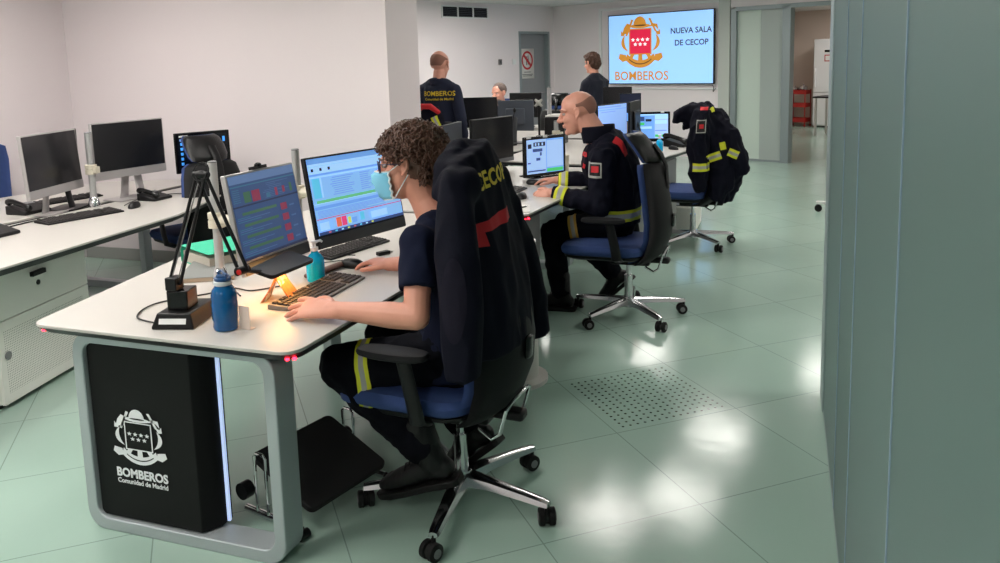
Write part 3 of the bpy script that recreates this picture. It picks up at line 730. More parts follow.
# ---------------------------------------------------------------- monitors
def monitor(name, label, L, R, z, h, rects=None, base=None, chin=0.0, bezel=0.008, case=BLACKP, back=None, tilt=0.0, stand=None, arm=None, group=None, cat='monitor', thick=0.022, offc=SCRD, chinm=None, webcam=False, notes=None):
    """L, R: lower corners as a viewer facing the glass sees them (x, y)"""
    L = Vec((L[0], L[1], 0)); R = Vec((R[0], R[1], 0)); w = (R - L).length; c = (L + R) / 2
    rz = math.atan2(R.y - L.y, R.x - L.x)
    t = thing(name, label, cat, (c.x, c.y, z), rz, group); t.rotation_euler = (tilt, 0, rz)
    hw = w / 2
    mb = MB(); mb.box(-hw, 0.0, 0, hw, thick, h); mb.build('casing', case, t, bevel=0.004)
    mb = MB(); mb.box(-hw * 0.55, thick - 0.001, h * 0.2, hw * 0.55, thick + 0.025, h * 0.75); mb.build('rear_housing', back or case, t, bevel=0.012)
    mats = [offc if rects is None else rects[0]]; mb = MB()
    x0, x1, z0, z1 = -hw + bezel, hw - bezel, chin + bezel, h - bezel
    mb.quad((x0, -0.001, z0), (x1, -0.001, z0), (x1, -0.001, z1), (x0, -0.001, z1), 0)
    mb.quad((x0, 0.0, z0), (x0, 0, z1), (x1, 0.0, z1), (x1, 0, z0), 0)
    if rects:
        for k, (u0, v0, u1, v1, m) in enumerate(rects[1]):
            if m not in mats: mats.append(m)
            q = [(x0 + (x1 - x0) * u, -0.0014 - 0.00006 * k, z0 + (z1 - z0) * v) for u, v in ((u0, v0), (u1, v0), (u1, v1), (u0, v1))]
            mb.quad(*q, mats.index(m))
    mb.build('screen', mats, t, sharp=0)
    if chinm:
        mb = MB(); mb.box(-hw + 0.002, -0.0025, 0.003, hw - 0.002, -0.0002, chin); mb.build('chin', chinm, t, bevel=0.001)
    if webcam:
        mb = MB(); mb.box(-0.04, 0.0, h + 0.0005, 0.04, 0.02, h + 0.012); mb.ell((0, 0.008, h + 0.014), (0.016, 0.012, 0.01), 12, 8); mb.build('webcam', BLACKG, t)
    if stand:
        d = z - 0.7405
        sm = stand
        mb = MB(); mb.tube([(0, 0.10, -d + 0.005), (0, 0.09, -d + 0.05), (0, 0.055, h * 0.35), (0, 0.035, h * 0.5)], [0.034, 0.03, 0.028, 0.026], 12, side=(1, 0, 0), flat=0.3)
        mb.prism(round_poly([(-0.12, -0.02), (0.12, -0.02), (0.12, 0.17), (-0.12, 0.17)], 0.03), -d, -d + 0.007); mb.build('stand', sm, t)
    if arm is not None:   # arm to a pole, world point
        mb = MB((Matrix.Translation(t.location) @ t.rotation_euler.to_matrix().to_4x4()).inverted())
        M = Matrix.Translation(t.location) @ t.rotation_euler.to_matrix().to_4x4()
        a = M @ Vec((0, thick + 0.03, h * 0.48)); a2 = M @ Vec((0, thick + 0.07, h * 0.48)); p = Vec(arm)
        mb.tube([a, a2, (a2 * 0.4 + p * 0.6) + Vec((0, 0, 0.0)), p], [0.03, 0.017, 0.017, 0.02], 12); mb.build('arm', BEIGE, t)
    if notes:
        for u in notes:
            mb = MB(); mb.box(-hw + w * u, -0.004, h - 0.012, -hw + w * (u + 0.1), -0.0005, h + 0.006); mb.build('name_label', CLOCKW, t)
    return t
def pole(label, x, y, top, r=0.017, z0=0.7405, clamp=None, group='monitor mounting poles'):
    t = thing('mounting_pole', label, 'pole', (x, y, z0), 0, group)
    mb = MB(); mb.cyl((0, 0, 0.0), (0, 0, top - z0), r, n=24); mb.build('tube', POLE, t)
    mb = MB(); mb.lathe([(r + 0.016, 0), (r + 0.016, 0.02), (r + 0.004, 0.06), (r + 0.001, 0.065)], (0, 0, 0.0)); mb.build('foot', CHROME, t)
    if clamp:
        mb = MB(); mb.lathe([(r + 0.001, -0.03), (r + 0.014, -0.028), (r + 0.014, 0.0), (r + 0.01, 0.004), (r + 0.014, 0.008), (r + 0.014, 0.03), (r + 0.001, 0.032)], (0, 0, clamp - z0)); mb.box(r, -0.015, clamp - z0 - 0.02, r + 0.035, 0.015, clamp - z0 + 0.02)
        mb.build('clamp', BEIGE, t)
    mb = MB(); mb.lathe([(r, top - z0), (r, top - z0 + 0.004), (r - 0.004, top - z0 + 0.006)], (0, 0, 0)); mb.build('cap', GREYP, t)
    return t

# screens' colours
S_DK = screen('dim_blue', (44, 66, 104), 1.0); S_DL = screen('dim_light', (78, 102, 140), 1.0); S_DG = screen('dim_green', (52, 86, 66), 1.0); S_DR = screen('dim_red', (116, 40, 64), 1.0); S_TD = screen('dim_text', (62, 88, 128), 1.0); S_DN = screen('dim_navy', (26, 36, 66), 1.0); S_DT = screen('dim_teal', (48, 92, 118), 1.0)
S_BL = screen('pale_blue', (120, 168, 222), 1.0); S_BW = screen('pale', (148, 190, 232), 1.0); S_BT = screen('cyan', (84, 176, 208), 1.0); S_BG = screen('green_line', (92, 170, 120), 1.0); S_BR = screen('red_line', (176, 84, 96), 1.0)
S_BN = screen('taskbar', (40, 62, 110), 1.0); S_BO = screen('orange_cell', (206, 96, 70), 1.0); S_BP = screen('pink_cell', (204, 60, 110), 1.0); S_BY = screen('yellow_cell', (190, 200, 80), 1.0); S_TX = screen('grey_text', (96, 128, 176), 1.0); S_B2 = screen('mid_blue', (96, 144, 206), 1.0); S_K = screen('black_mark', (20, 24, 40), 1.0)
S_C1 = screen('cloud', (140, 170, 214), 1.0); S_C2 = screen('green_button', (60, 170, 90), 1.0)
rnd = random.Random(3)
A = [(0, .62, 1, .64, S_DN), (0, .9, 1, 1, S_DL), (0, .86, 1, .875, S_DT), (0, .66, 1, .86, S_DK)]
for k in range(7): A.append((.02 + .0, .68 + .024 * k, .12, .688 + .024 * k, S_DT))
A += [(.17, .66, .27, .79, S_DG), (.29, .655, .41, .79, S_DR)]
for k in range(9): A.append((.46 + rnd.random() * .1, .665 + .021 * k, .62 + rnd.random() * .3, .672 + .021 * k, S_TD))
A += [(.5, .66, .56, .72, S_DT), (.64, .66, .68, .76, S_DR), (.76, .68, .8, .76, S_DR), (.88, .67, .92, .78, S_DG)]
for k in range(4):
    y = .52 - .135 * k
    A += [(.1, y, .62, y + .035, S_DG), (.68, y - .055, .78, y + .03, S_DR), (.82, y - .03, .9, y - .01, S_TD), (.02, y - .05, .5, y - .04, S_TD), (.02, y - .075, .36, y - .065, S_DT), (.02, y - .03, .2, y - .02, S_DT)]
A += [(0, 0, 1, .03, S_DN)]
monA = monitor('monitor', 'silver framed monitor with a dim board of green rows and red cells', (-1.755, 2.265), (-1.745, 2.655), 0.845, 0.36, (S_DK, A), chin=0.045, bezel=0.008, case=SILVP, chinm=DGREY, arm=(-2.055, 2.50, 0.99), webcam=True, tilt=-0.17)
B = [(0, .93, 1, 1, S_B2), (0, .90, 1, .93, S_BW), (0, .80, 1, .895, S_BW), (0, .775, 1, .795, S_B2)]
for k in range(3): B.append((.03 + .09 * k, .83, .055 + .09 * k, .87, S_K))
B += [(.02, .48, .10, .74, S_BT), (.105, .48, .12, .74, S_BW)]
for k in range(9):
    y = .49 + .028 * k; B.append((.2 + rnd.random() * .05, y, .40 + rnd.random() * .08, y + .008, S_TX)); B.append((.55, y, .62 + rnd.random() * .06, y + .008, S_TX)); B.append((.75, y, .8 + rnd.random() * .15, y + .008, S_B2))
B += [(0, .745, 1, .765, S_BW), (.03, .41, 1, .45, S_BG), (0, .40, 1, .41, S_BW), (0, .33, 1, .37, S_B2), (0, .20, 1, .212, S_BR)]
for k in range(6): B.append((.02, .225 + .016 * k, .5 + rnd.random() * .45, .231 + .016 * k, S_TX))
B += [(.2, .06, .255, .185, S_BO), (.26, .06, .315, .185, S_BP), (.33, .075, .365, .16, S_BY), (.375, .07, .43, .14, S_B2), (.47, .075, .52, .185, S_BT), (.02, .06, .12, .16, S_BW), (.14, .06, .19, .15, S_BL), (.6, .07, .8, .16, S_BW), (0, 0, 1, .04, S_BN)]
for k in range(8): B.append((.1 + .07 * k, .01, .125 + .07 * k, .03, [S_BR, S_BT, S_BW, S_BY][k % 4]))
monB = monitor('monitor', 'dark-framed monitor with a bright blue table of text in front of the masked man', (-1.715, 2.675), (-1.585, 3.175), 0.85, 0.365, (S_BL, B), chin=0.045, bezel=0.008, case=BLACKP, chinm=DGREY, arm=(-2.02, 3.0, 1.02), tilt=-0.17)
pole('satin metal pole behind the blue bottle, cream clamp holding the dim monitor', -2.055, 2.50, 1.213, clamp=0.99)
pole('satin metal pole rising behind the two lit monitors of the masked man', -2.02, 3.0, 1.205, clamp=1.02)

# desk 2
monitor('monitor', 'switched-off black monitor directly right of the pole, above the hanging jacket collar', (-2.16, 5.45), (-2.0, 5.93), 0.80, 0.35, chin=0.03, case=BLACKP, chinm=mat('mid_grey_chin', (105, 106, 110), 0.4), arm=(-2.28, 5.52, 0.97))
monitor('monitor', 'switched-off dark grey monitor angled left of the pole, behind the curly hair', (-2.19, 4.95), (-2.22, 5.42), 0.80, 0.345, case=DGREY, offc=mat('screen_off_grey', (58, 62, 68), 0.3), arm=(-2.28, 5.52, 0.95))
pole('satin metal pole between two switched-off monitors behind the curly haired man', -2.285, 5.52, 1.13, clamp=0.96)
Q = [(.03, .75, .13, .88, S_K), (.18, .8, .5, .92, S_K), (.16, .64, .42, .73, S_BN), (.52, .0, 1, 1, S_B2), (.54, .02, .98, .12, S_C2), (.54, .16, .98, .95, S_C1), (.35, .52, .4, .62, S_BN), (.25, .38, .36, .46, S_BN), (.02, .06, .5, .1, S_BN), (.02, .3, .1, .34, S_BN), (.22, .82, .26, .9, S_C1), (.3, .82, .34, .9, S_C1), (.40, .82, .44, .9, S_C1)]
monitor('monitor', 'square black touch monitor with green button, left of the bald seated man', (-1.715, 5.31), (-1.50, 5.62), 0.752, 0.285, (S_C1, Q), bezel=0.022, case=BLACKG, stand=BLACKG, notes=(0.06, 0.45))
pole('satin metal pole hidden partly by the face of the bald seated man', -1.66, 5.95, 1.10, clamp=1.0)

# desk 3
monitor('monitor', 'monitor with plain pale blue screen right of the bald head', (-1.648, 7.35), (-1.468, 7.84), 0.79, 0.35, (screen('plain_blue', (128, 160, 214), 1.0), [(0, .86, 1, .88, S_B2), (0, .93, .8, .95, S_TX), (.1, .8, .6, .815, S_TX)]), case=BLACKP, stand=BLACKP)
monitor('monitor', 'black monitor seen from behind beside the plain pale blue screen', (-1.375, 7.93), (-1.385, 7.45), 0.80, 0.36, case=BLACKP, stand=BLACKP)
Q3 = [(.02, .72, .2, .9, S_BN), (.24, .7, .44, .8, S_K), (.02, .55, .2, .66, S_C2), (.02, .4, .45, .5, S_BW), (.55, 0, 1, 1, S_C1), (.56, .8, 1, .95, S_BW), (.56, .6, .98, .74, S_BW), (.56, .06, .7, .16, S_C2), (.78, .06, .96, .16, S_C2), (.56, .3, .95, .34, S_TX), (0, .95, 1, 1, S_BW)]
monitor('monitor', 'square black touch monitor behind the turquoise gel bottle on the far desk', (-1.40, 7.98), (-1.08, 8.07), 0.748, 0.285, (S_B2, Q3), bezel=0.022, case=BLACKG, stand=BLACKG, notes=(0.02, 0.72))
t = monitor('monitor', 'black monitor standing tall below the wall screen, beside the woman', (-1.90, 8.75), (-1.58, 8.72), 0.93, 0.33, case=BLACKG, stand=BLACKP)
monitor('monitor', 'black monitor half hidden behind the tallest monitor below the wall screen', (-1.66, 8.45), (-1.44, 8.50), 0.90, 0.30, (S_B2, [(0, .3, 1, 1, S_K)]), case=BLACKP, stand=BLACKP)

# far desks and what stands on them
DF = [(-2.35, 7.05), (-2.75, 7.1), (-3.40, 8.0), (-3.45, 9.2), (-1.38, 9.2), (-1.38, 8.38), (-2.35, 8.35)]
t = thing('control_desk', 'white topped desk in the far middle crowded with monitors and cables', 'desk', (-2.6, 8.2, 0), 0, 'white control room desks')
desk_top(t, DF); loop_frame(t, -2.9, -2.4, 7.5, 7.58); loop_frame(t, -3.25, -1.7, 9.0, 9.08)
DG_ = [(-2.3, 9.75), (-4.3, 9.75), (-4.3, 10.6), (-2.1, 10.6)]
t = thing('control_desk', 'white topped desk farthest back, before the man sitting by the wall', 'desk', (-3.2, 10.1, 0), 0, 'white control room desks')
W = world_to(t); mb = MB(W); mb.prism(round_poly([(-2.86, 9.6), (-4.2, 9.6), (-4.2, 10.05), (-2.86, 10.05)], 0.05), 0.71, 0.74); mb.build('desktop', LAM, t)
mb = MB(W)
for x in (-4.1, -2.98): mb.box(x, 9.7, 0, x + 0.05, 9.95, 0.709)
mb.build('leg_frame', SILVER, t)
monitor('monitor', 'switched-off black monitor below the far seated man, left of the grey one', (-3.32, 8.15), (-2.96, 8.25), 0.86, 0.33, case=BLACKG, stand=BLACKP)
t = monitor('monitor', 'grey monitor seen from behind, carrying a thin black microphone stalk', (-2.42, 7.85), (-2.80, 7.85), 0.86, 0.31, case=mat('slate_casing', (72, 78, 88), 0.45), stand=DGREY)
monitor('monitor', 'black monitor seen from behind below the grey door', (-2.90, 9.75), (-3.33, 9.78), 0.86, 0.31, case=BLACKG, stand=BLACKP)
t = thing('microphone', 'thin black gooseneck microphone before the grey backed monitor', 'microphone', (-2.56, 7.55, 0.7405))
mb = MB(); mb.lathe([(0.05, 0), (0.05, 0.012), (0.02, 0.02)]); mb.build('base', BLACKP, t)
mb = MB(); mb.tube([(0, 0, 0.015), (0.0, 0.02, 0.2), (0.02, 0.03, 0.33)], 0.005, 8); mb.ell((0.022, 0.03, 0.345), (0.016, 0.016, 0.024), 12, 8); mb.build('stalk', BLACKP, t)
t = thing('storage_box', 'black box with white papers on top on the far desk', 'box', (-2.16, 7.75, 0.7405))
mb = MB(); mb.box(-0.1, -0.09, 0, 0.1, 0.09, 0.27); mb.build('body', BLACKG, t, bevel=0.012)
o = thing('paper_pile', 'white papers lying on the black box on the far desk', 'papers', (-2.16, 7.75, 1.0115))
mb = MB(); mb.box(-0.09, -0.07, 0, 0.07, 0.07, 0.014); mb.box(-0.05, -0.06, 0.0145, 0.085, 0.06, 0.024, R=Matrix.Rotation(0.3, 3, 'Z')); mb.build('sheets', PAPER, o)
t = thing('monitor_bracket', 'silver x shaped monitor bracket standing on the far desk', 'bracket', (-2.55, 8.45, 0.7405), 0.2)
mb = MB()
for a in (45, 135, 225, 315):
    s_, c_ = sin(math.radians(a)), cos(math.radians(a)); mb.tube([(0.01 * c_, 0, 0.37 + 0.01 * s_), (0.055 * c_, 0, 0.37 + 0.055 * s_)], [0.018, 0.012], 10); 
mb.ell((0, 0, 0.37), (0.03, 0.02, 0.03), 12, 8); mb.build('cross_plate', BRACK, t)
mb = MB(); mb.cyl((0, 0.02, 0), (0, 0.02, 0.37), 0.012); mb.lathe([(0.04, 0), (0.04, 0.01), (0.01, 0.015)], (0, 0.02, 0)); mb.build('post', BLACKP, t)
pole('white mounting pole with rounded top below the grey door', -2.60, 9.05, 1.25, r=0.025)
def simple_chair(label, loc, rz, pad, z=0.97, w=0.22, hr=False):
    t = thing('swivel_chair', label, 'chair', loc, rz)
    mb = MB()
    for k in range(5):
        a = 2 * PI * k / 5; mb.tube([(0, 0, 0.1), (0.31 * cos(a), 0.31 * sin(a), 0.075)], [0.026, 0.018], 8)
    mb.cyl((0, 0, 0.08), (0, 0, 0.39), 0.024); mb.build('star_base', ALU, t)
    for k in range(5):
        a = 2 * PI * k / 5; mb = MB(); mb.cyl((0.31 * cos(a) - 0.02, 0.31 * sin(a), 0.029), (0.31 * cos(a) + 0.02, 0.31 * sin(a), 0.029), 0.028, n=16); mb.build('caster', RUBBER, t)
    mb = MB(); mb.prism(round_poly([(-0.22, -0.23), (0.26, -0.23), (0.26, 0.23), (-0.22, 0.23)], 0.08), 0.4, 0.48); mb.build('seat', pad, t, bevel=0.015)
    mb = MB(); mb.ring(pad_rows([(0.46, -0.21, w * 0.85, 0.05), (0.6, -0.235, w, 0.06), (z - 0.12, -0.22, w, 0.055), (z - 0.02, -0.2, w * 0.9, 0.045), (z, -0.195, w * 0.7, 0.03)])); mb.build('backrest', pad, t, sharp=0)
    if hr:
        mb = MB(); mb.tube([(-0.22, 0, z - 0.1), (-0.17, 0, z + 0.12)], 0.02, 8); mb.ring(pad_rows([(z + 0.04, -0.13, 0.11, 0.03), (z + 0.09, -0.12, 0.14, 0.04), (z + 0.15, -0.10, 0.14, 0.04), (z + 0.19, -0.09, 0.11, 0.03)])); mb.build('headrest', BLACKG, t, sharp=0)
    return t
simple_chair('blue backed chair of the man sitting by the back wall', (-3.56, 10.45, 0), -PI / 2 + 0.3, BLUEF, z=1.06, w=0.25)
simple_chair('blue backed empty chair just right of the grey door', (-3.00, 10.85, 0), -PI / 2, BLUEF, z=1.10, w=0.2)
simple_chair('blue backed empty chair against the wall behind the bald head', (-2.32, 11.05, 0), -PI / 2 + 0.2, BLUEF, z=1.13, w=0.22)
simple_chair('black chair with a raised headrest in the crowded middle', (-2.62, 9.30 + 0.3, 0), PI / 2, LEATH, z=0.98, w=0.22, hr=True)
simple_chair('blue backed chair cut by the left picture edge', (-5.33, 4.12, 0), -0.15, BLUEF, z=1.07, w=0.26)

# left desks' monitors
monitor('monitor', 'switched-off silver monitor nearest the left edge', (-4.015, 3.34), (-4.17, 3.86), 0.855, 0.37, chin=0.045, case=SILVP, chinm=SILVP, stand=SILVP, tilt=-0.06)
monitor('monitor', 'switched-off silver monitor right of the white pole, against the wall', (-4.04, 3.83), (-3.965, 4.36), 0.895, 0.36, chin=0.045, case=SILVP, chinm=SILVP, stand=SILVP)
monitor('monitor', 'black edged monitor back to back with the leftmost silver one', (-4.33, 3.965), (-4.175, 3.47), 0.87, 0.345, case=BLACKP, stand=BLACKP)
monitor('monitor', 'black edged monitor back to back with the silver one right of the pole', (-4.11, 4.48), (-4.19, 3.97), 0.90, 0.34, case=BLACKP, stand=SILVP)
pole('white pole with cream clamp between the two switched-off silver monitors', -4.035, 3.80, 1.20, r=0.02, clamp=0.975)
ic = [(.04, .84, .10, .90, S_TX)]
for k in range(5): ic.append((.05, .72 - .14 * k, .10, .80 - .14 * k, BLUEL)); 
ic += [(.03, .95, .2, 1.0, CLOCKW), (.9, .75, .95, .9, BLUEL)]
for k in range(8): ic.append((.05 + .07 * k, .03, .08 + .07 * k, .06, BLUEL))
monitor('monitor', 'black touch monitor with blue icons behind the headrest of the empty chair', (-3.93, 4.42), (-3.745, 4.76), 0.86, 0.28, (mat('touch_screen_dark', (16, 22, 34), 0.2), ic), bezel=0.018, case=BLACKG, stand=BLACKG)

# ---------------------------------------------------------------- keyboards, mice
def keyboard(label, c, rz, L=0.44, D=0.145, base=BLACKP, keys=KEYD, z=0.7405, h=0.018, detail=True):
    t = thing('keyboard', label, 'keyboard', (c[0], c[1], z), rz)
    mb = MB(); mb.add([(-L / 2, -D / 2, 0), (L / 2, -D / 2, 0), (L / 2, D / 2, 0), (-L / 2, D / 2, 0), (-L / 2, -D / 2, h * 0.5), (L / 2, -D / 2, h * 0.5), (L / 2, D / 2, h), (-L / 2, D / 2, h)],
                      [(0, 3, 2, 1), (4, 5, 6, 7), (0, 1, 5, 4), (1, 2, 6, 5), (2, 3, 7, 6), (3, 0, 4, 7)]); mb.build('case', base, t, bevel=0.003)
    mb = MB(); cols = 21; rows = 6; sx = (L - 0.02) / cols; sy = (D - 0.018) / rows
    for r in range(rows):
        for c_ in range(cols):
            if c_ in (15, ) or (r == rows - 1 and c_ in (1, 5, 10, 18)) or (c_ in (16, 17) and r in (2,)): continue
            x = -L / 2 + 0.01 + sx * c_; y = -D / 2 + 0.009 + sy * r; zz = h * (0.5 + 0.5 * (y + D / 2) / D)
            a, b_ = 0.0012, 0.003
            mb.add([(x + a, y + a, zz), (x + sx - a, y + a, zz), (x + sx - a, y + sy - a, zz), (x + a, y + sy - a, zz), (x + b_, y + b_, zz + 0.007), (x + sx - b_, y + b_, zz + 0.007), (x + sx - b_, y + sy - b_, zz + 0.007), (x + b_, y + sy - b_, zz + 0.007)],
                   [(4, 5, 6, 7), (0, 1, 5, 4), (1, 2, 6, 5), (2, 3, 7, 6), (3, 0, 4, 7)])
    mb.build('keys', keys, t, sharp=30)
    return t
def mouse(label, c, rz, z=0.7405, s=1.0):
    t = thing('computer_mouse', label, 'mouse', (c[0], c[1], z), rz)
    mb = MB(); rs = []
    for k, (sc, zz) in enumerate(((0.9, 0.0), (1.0, 0.006), (0.97, 0.014), (0.86, 0.024), (0.62, 0.032), (0.3, 0.035))):
        rs.append([(0.055 * s * sc * cos(a) + 0.006 * k * 0.5, 0.031 * s * sc * sin(a), zz * s) for a in [2 * PI * i / 24 for i in range(24)]])
    mb.ring(rs); mb.build('shell', BLACKP, t)
    mb = MB(); mb.cyl((0.025 * s, -0.004, 0.031 * s), (0.025 * s, 0.004, 0.031 * s), 0.006, n=10); mb.build('wheel', GREYP, t)
    return t
keyboard('brown-grey keyboard under the hands of the curly haired masked man', (-1.60, 2.475), PI / 2 + 0.02, base=KEYB)
keyboard('slim black keyboard on the nearest desk below the bright blue monitor', (-1.84, 3.13), PI / 2 - 0.2, L=0.40, D=0.12)
keyboard('black keyboard on the desk left of the hanging jacket, before the touch monitor', (-1.66, 4.72), PI / 2 - 0.05)
keyboard('black keyboard on the far desk left of the round biscuit', (-1.42, 7.10), PI / 2 - 0.1)
keyboard('black keyboard at the front of the left edge desk', (-3.83, 3.50), PI / 2 - 0.24, L=0.45, D=0.15)
keyboard('black keyboard behind the white pole on the wall side desk', (-4.44, 3.97), PI / 2 - 0.2, L=0.42, D=0.13)
mouse('black mouse under the right hand of the curly haired masked man', (-1.665, 2.845), PI, z=0.7405)
mouse('black mouse held by the bald seated man', (-1.585, 5.12), PI)
mouse('black mouse lying free between the keyboard and the paper of the bald man', (-1.50, 4.58), PI * 0.6)
mouse('black mouse on the left edge desk right of the keyboard', (-3.755, 3.83), PI * 0.6)
mouse('black mouse in front of the black desk telephone on the far desk', (-0.945, 7.30), PI * 0.8)

t = thing('wrist_rest', 'brown wrist rest behind the keyboard of the masked man', 'wrist rest', (-1.735, 2.745, 0.7405), PI / 2 - 0.15)
mb = MB(); mb.tube([(-0.11, 0, 0.012), (0.11, 0, 0.012)], 0.02, 12, side=(0, 1, 0), flat=0.55, dome=True); mb.build('pad', mat('brown_leather', (92, 58, 46), 0.5), t)
t = thing('usb_receiver', 'small black adapter lying on the white desk below the bright monitor', 'adapter', (-1.65, 3.07, 0.7405), 1.1)
mb = MB(); mb.box(-0.03, -0.014, 0, 0.03, 0.014, 0.016); mb.build('body', BLACKP, t, bevel=0.003); mb = MB(); mb.box(0.0305, -0.008, 0.003, 0.045, 0.008, 0.01); mb.build('plug', SILVP, t)

# ---------------------------------------------------------------- bottles
def gel(label, x, y, s=1.0):
    t = thing('gel_bottle', label, 'bottle', (x, y, 0.7405), 0.9)
    mb = MB(); rs = []
    for r, z in ((0.030, 0), (0.034, 0.003), (0.0355, 0.02), (0.036, 0.07), (0.034, 0.09), (0.024, 0.104), (0.014, 0.112), (0.013, 0.12)):
        rs.append([(r * s * cos(a), r * s * 0.8 * sin(a), z * s) for a in [2 * PI * i / 28 for i in range(28)]])
    mb.ring(rs); mb.build('gel_body', GEL, t)
    mb = MB(); mb.lathe([(0.015 * s, 0.1205 * s), (0.015 * s, 0.134 * s), (0.006 * s, 0.136 * s), (0.006 * s, 0.15 * s), (0.014 * s, 0.151 * s), (0.014 * s, 0.158 * s), (0.004 * s, 0.16 * s)]); mb.tube([(0, 0, 0.1545 * s), (0.03 * s, 0.012 * s, 0.154 * s), (0.036 * s, 0.014 * s, 0.148 * s)], 0.005 * s, 8); mb.build('pump', WHITEP, t)
    return t
gel('turquoise gel bottle with white pump beside the keyboard of the masked man', -1.705, 2.62, 1.0)
gel('turquoise gel bottle with white pump on the far desk by the touch monitor', -1.05, 7.15, 0.95)
t = thing('water_bottle', 'blue translucent water bottle with grey and blue cap on the near desk', 'bottle', (-1.675, 2.045, 0.7405), -0.5)
mb = MB(); mb.lathe([(0.030, 0.0), (0.037, 0.002), (0.040, 0.012), (0.0385, 0.03), (0.0405, 0.036), (0.0405, 0.09), (0.0395, 0.094), (0.0405, 0.098), (0.040, 0.115), (0.036, 0.13), (0.028, 0.14), (0.026, 0.145)], n=36); mb.build('body', BOTTLE, t)
mb = MB(); mb.lathe([(0.0275, 0.1455), (0.029, 0.147), (0.029, 0.157), (0.026, 0.1585)], n=32); mb.build('neck_ring', mat('cap_grey', (190, 196, 200), 0.35), t)
mb = MB(); mb.lathe([(0.024, 0.159), (0.026, 0.161), (0.026, 0.169), (0.02, 0.171), (0.02, 0.176)], n=32); mb.tube([(0.025, 0, 0.165), (0.03, 0, 0.182), (0.0, 0, 0.19), (-0.03, 0, 0.182), (-0.025, 0, 0.165)], 0.004, 8); mb.build('cap', mat('cap_blue', (24, 70, 120), 0.35), t)

# leaflet folded as a tent, card, binder
t = thing('leaflet', 'orange and white leaflet folded like a tent beside the keyboard', 'leaflet', (-1.70, 2.375, 0.7405), 0.35)
mb = MB()
for s_ in (-1, 1):
    for off in (0.0, 0.006, 0.012):
        mb.add([(s_ * (0.045 + off), -0.05, 0.0), (s_ * (0.045 + off), 0.055, 0.0), (s_ * 0.002, 0.05, 0.098 - off), (s_ * 0.002, -0.045, 0.09 - off), (s_ * (0.046 + off), -0.05, 0.0), (s_ * (0.046 + off), 0.055, 0.0), (s_ * 0.003, 0.05, 0.099 - off), (s_ * 0.003, -0.045, 0.091 - off)], [(0, 1, 2, 3), (4, 7, 6, 5), (0, 4, 5, 1), (1, 5, 6, 2), (2, 6, 7, 3), (3, 7, 4, 0)], 0 if off else 1)
def printed():
    m = bpy.data.materials.new('printed_paper'); m.use_nodes = True; N = m.node_tree.nodes; L = m.node_tree.links
    tc = N.new('ShaderNodeTexCoord'); v = N.new('ShaderNodeTexVoronoi'); v.inputs['Scale'].default_value = 55
    r = N.new('ShaderNodeValToRGB'); e = r.color_ramp.elements; e[0].color = lin((120, 84, 60)); e[1].color = lin((240, 236, 228)); x = e.new(0.45); x.color = lin((232, 150, 96)); x = e.new(0.62); x.color = lin((245, 222, 196))
    s = N.new('ShaderNodeSeparateColor'); L.new(tc.outputs['Object'], v.inputs[0]); L.new(v.outputs['Color'], s.inputs[0]); L.new(s.outputs[0], r.inputs[0]); L.new(r.outputs[0], N['Principled BSDF'].inputs['Base Color'])
    return m
mb.build('pages', [ORANGE, printed()], t, sharp=20)
t = thing('name_card', 'small pale upright card right of the blue bottle', 'card', (-1.61, 2.055, 0.7405), -0.15)
mb = MB(); mb.box(-0.022, -0.0008, 0, 0.022, 0.0008, 0.076); mb.box(-0.022, 0.001, 0, 0.022, 0.025, 0.0012); mb.build('card', mat('pale_card', (214, 196, 184), 0.5), t)
t = thing('ring_binder', 'green ring binder lying on the nearest desk behind the pole', 'binder', (-2.28, 2.84, 0.7405), 1.12)
mb = MB(); mb.box(-0.155, -0.14, 0, 0.155, 0.14, 0.003); mb.box(-0.155, -0.14, 0.068, 0.155, 0.14, 0.071); mb.box(-0.155, 0.137, 0.003, 0.155, 0.14, 0.068); mb.build('cover', GREENB, t, bevel=0.001)
mb = MB(); mb.box(-0.15, -0.13, 0.0035, 0.15, 0.12, 0.05); mb.build('pages', mat('binder_paper', (176, 170, 158), 0.8), t)
for k, (x, y, r_, w_, l_) in enumerate(((-2.20, 2.63, 0.5, 0.21, 0.29),)):
    t = thing('notebook', 'thin pale brown notebook lying before the green binder', 'notebook', (x, y, 0.7405), r_)
    mb = MB(); mb.box(-w_ / 2, -l_ / 2, 0, w_ / 2, l_ / 2, 0.016); mb.build('pages', mat('tan_card', (170, 150, 128), 0.7), t, bevel=0.002)
    mb = MB(); mb.box(-w_ / 2 - 0.002, -l_ / 2, 0.0165, w_ / 2, l_ / 2, 0.018); mb.build('cover', mat('cover_grey', (120, 122, 120), 0.6), t)

# ---------------------------------------------------------------- desk lamp with spring arms
t = thing('desk_lamp', 'black spring-arm desk lamp with heavy labelled base and flat shade', 'lamp', (-1.865, 2.085, 0.7405), 0.26)
mb = MB()
mb.ring([[(x * sx, y * sy, z) for x, y in ((-0.07, -0.10), (0.07, -0.10), (0.07, 0.10), (-0.07, 0.10))] for sx, sy, z in ((1, 1, 0), (1, 1, 0.008), (0.8, 0.86, 0.05))]); base = mb.build('base', BLACKP, t, bevel=0.004)
mb = MB(frame((0, -0.0955, 0.026), (1, 0, 0), ydir=(0, 0.32, 0.95))); mb.box(-0.045, -0.009, 0.0004, 0.045, 0.009, 0.0012); lb = mb.build('label', CLOCKW, base)
mb = MB(); mb.box(-0.035, -0.055, 0.0505, 0.035, 0.02, 0.115); mb.build('clamp_block', BLACKG, t, bevel=0.004)
Wt = world_to(t)
J0 = Vec((-1.862, 2.04, 0.875)); J1 = Vec((-1.79, 2.12, 1.225)); J2 = Vec((-1.66, 2.13, 0.91))
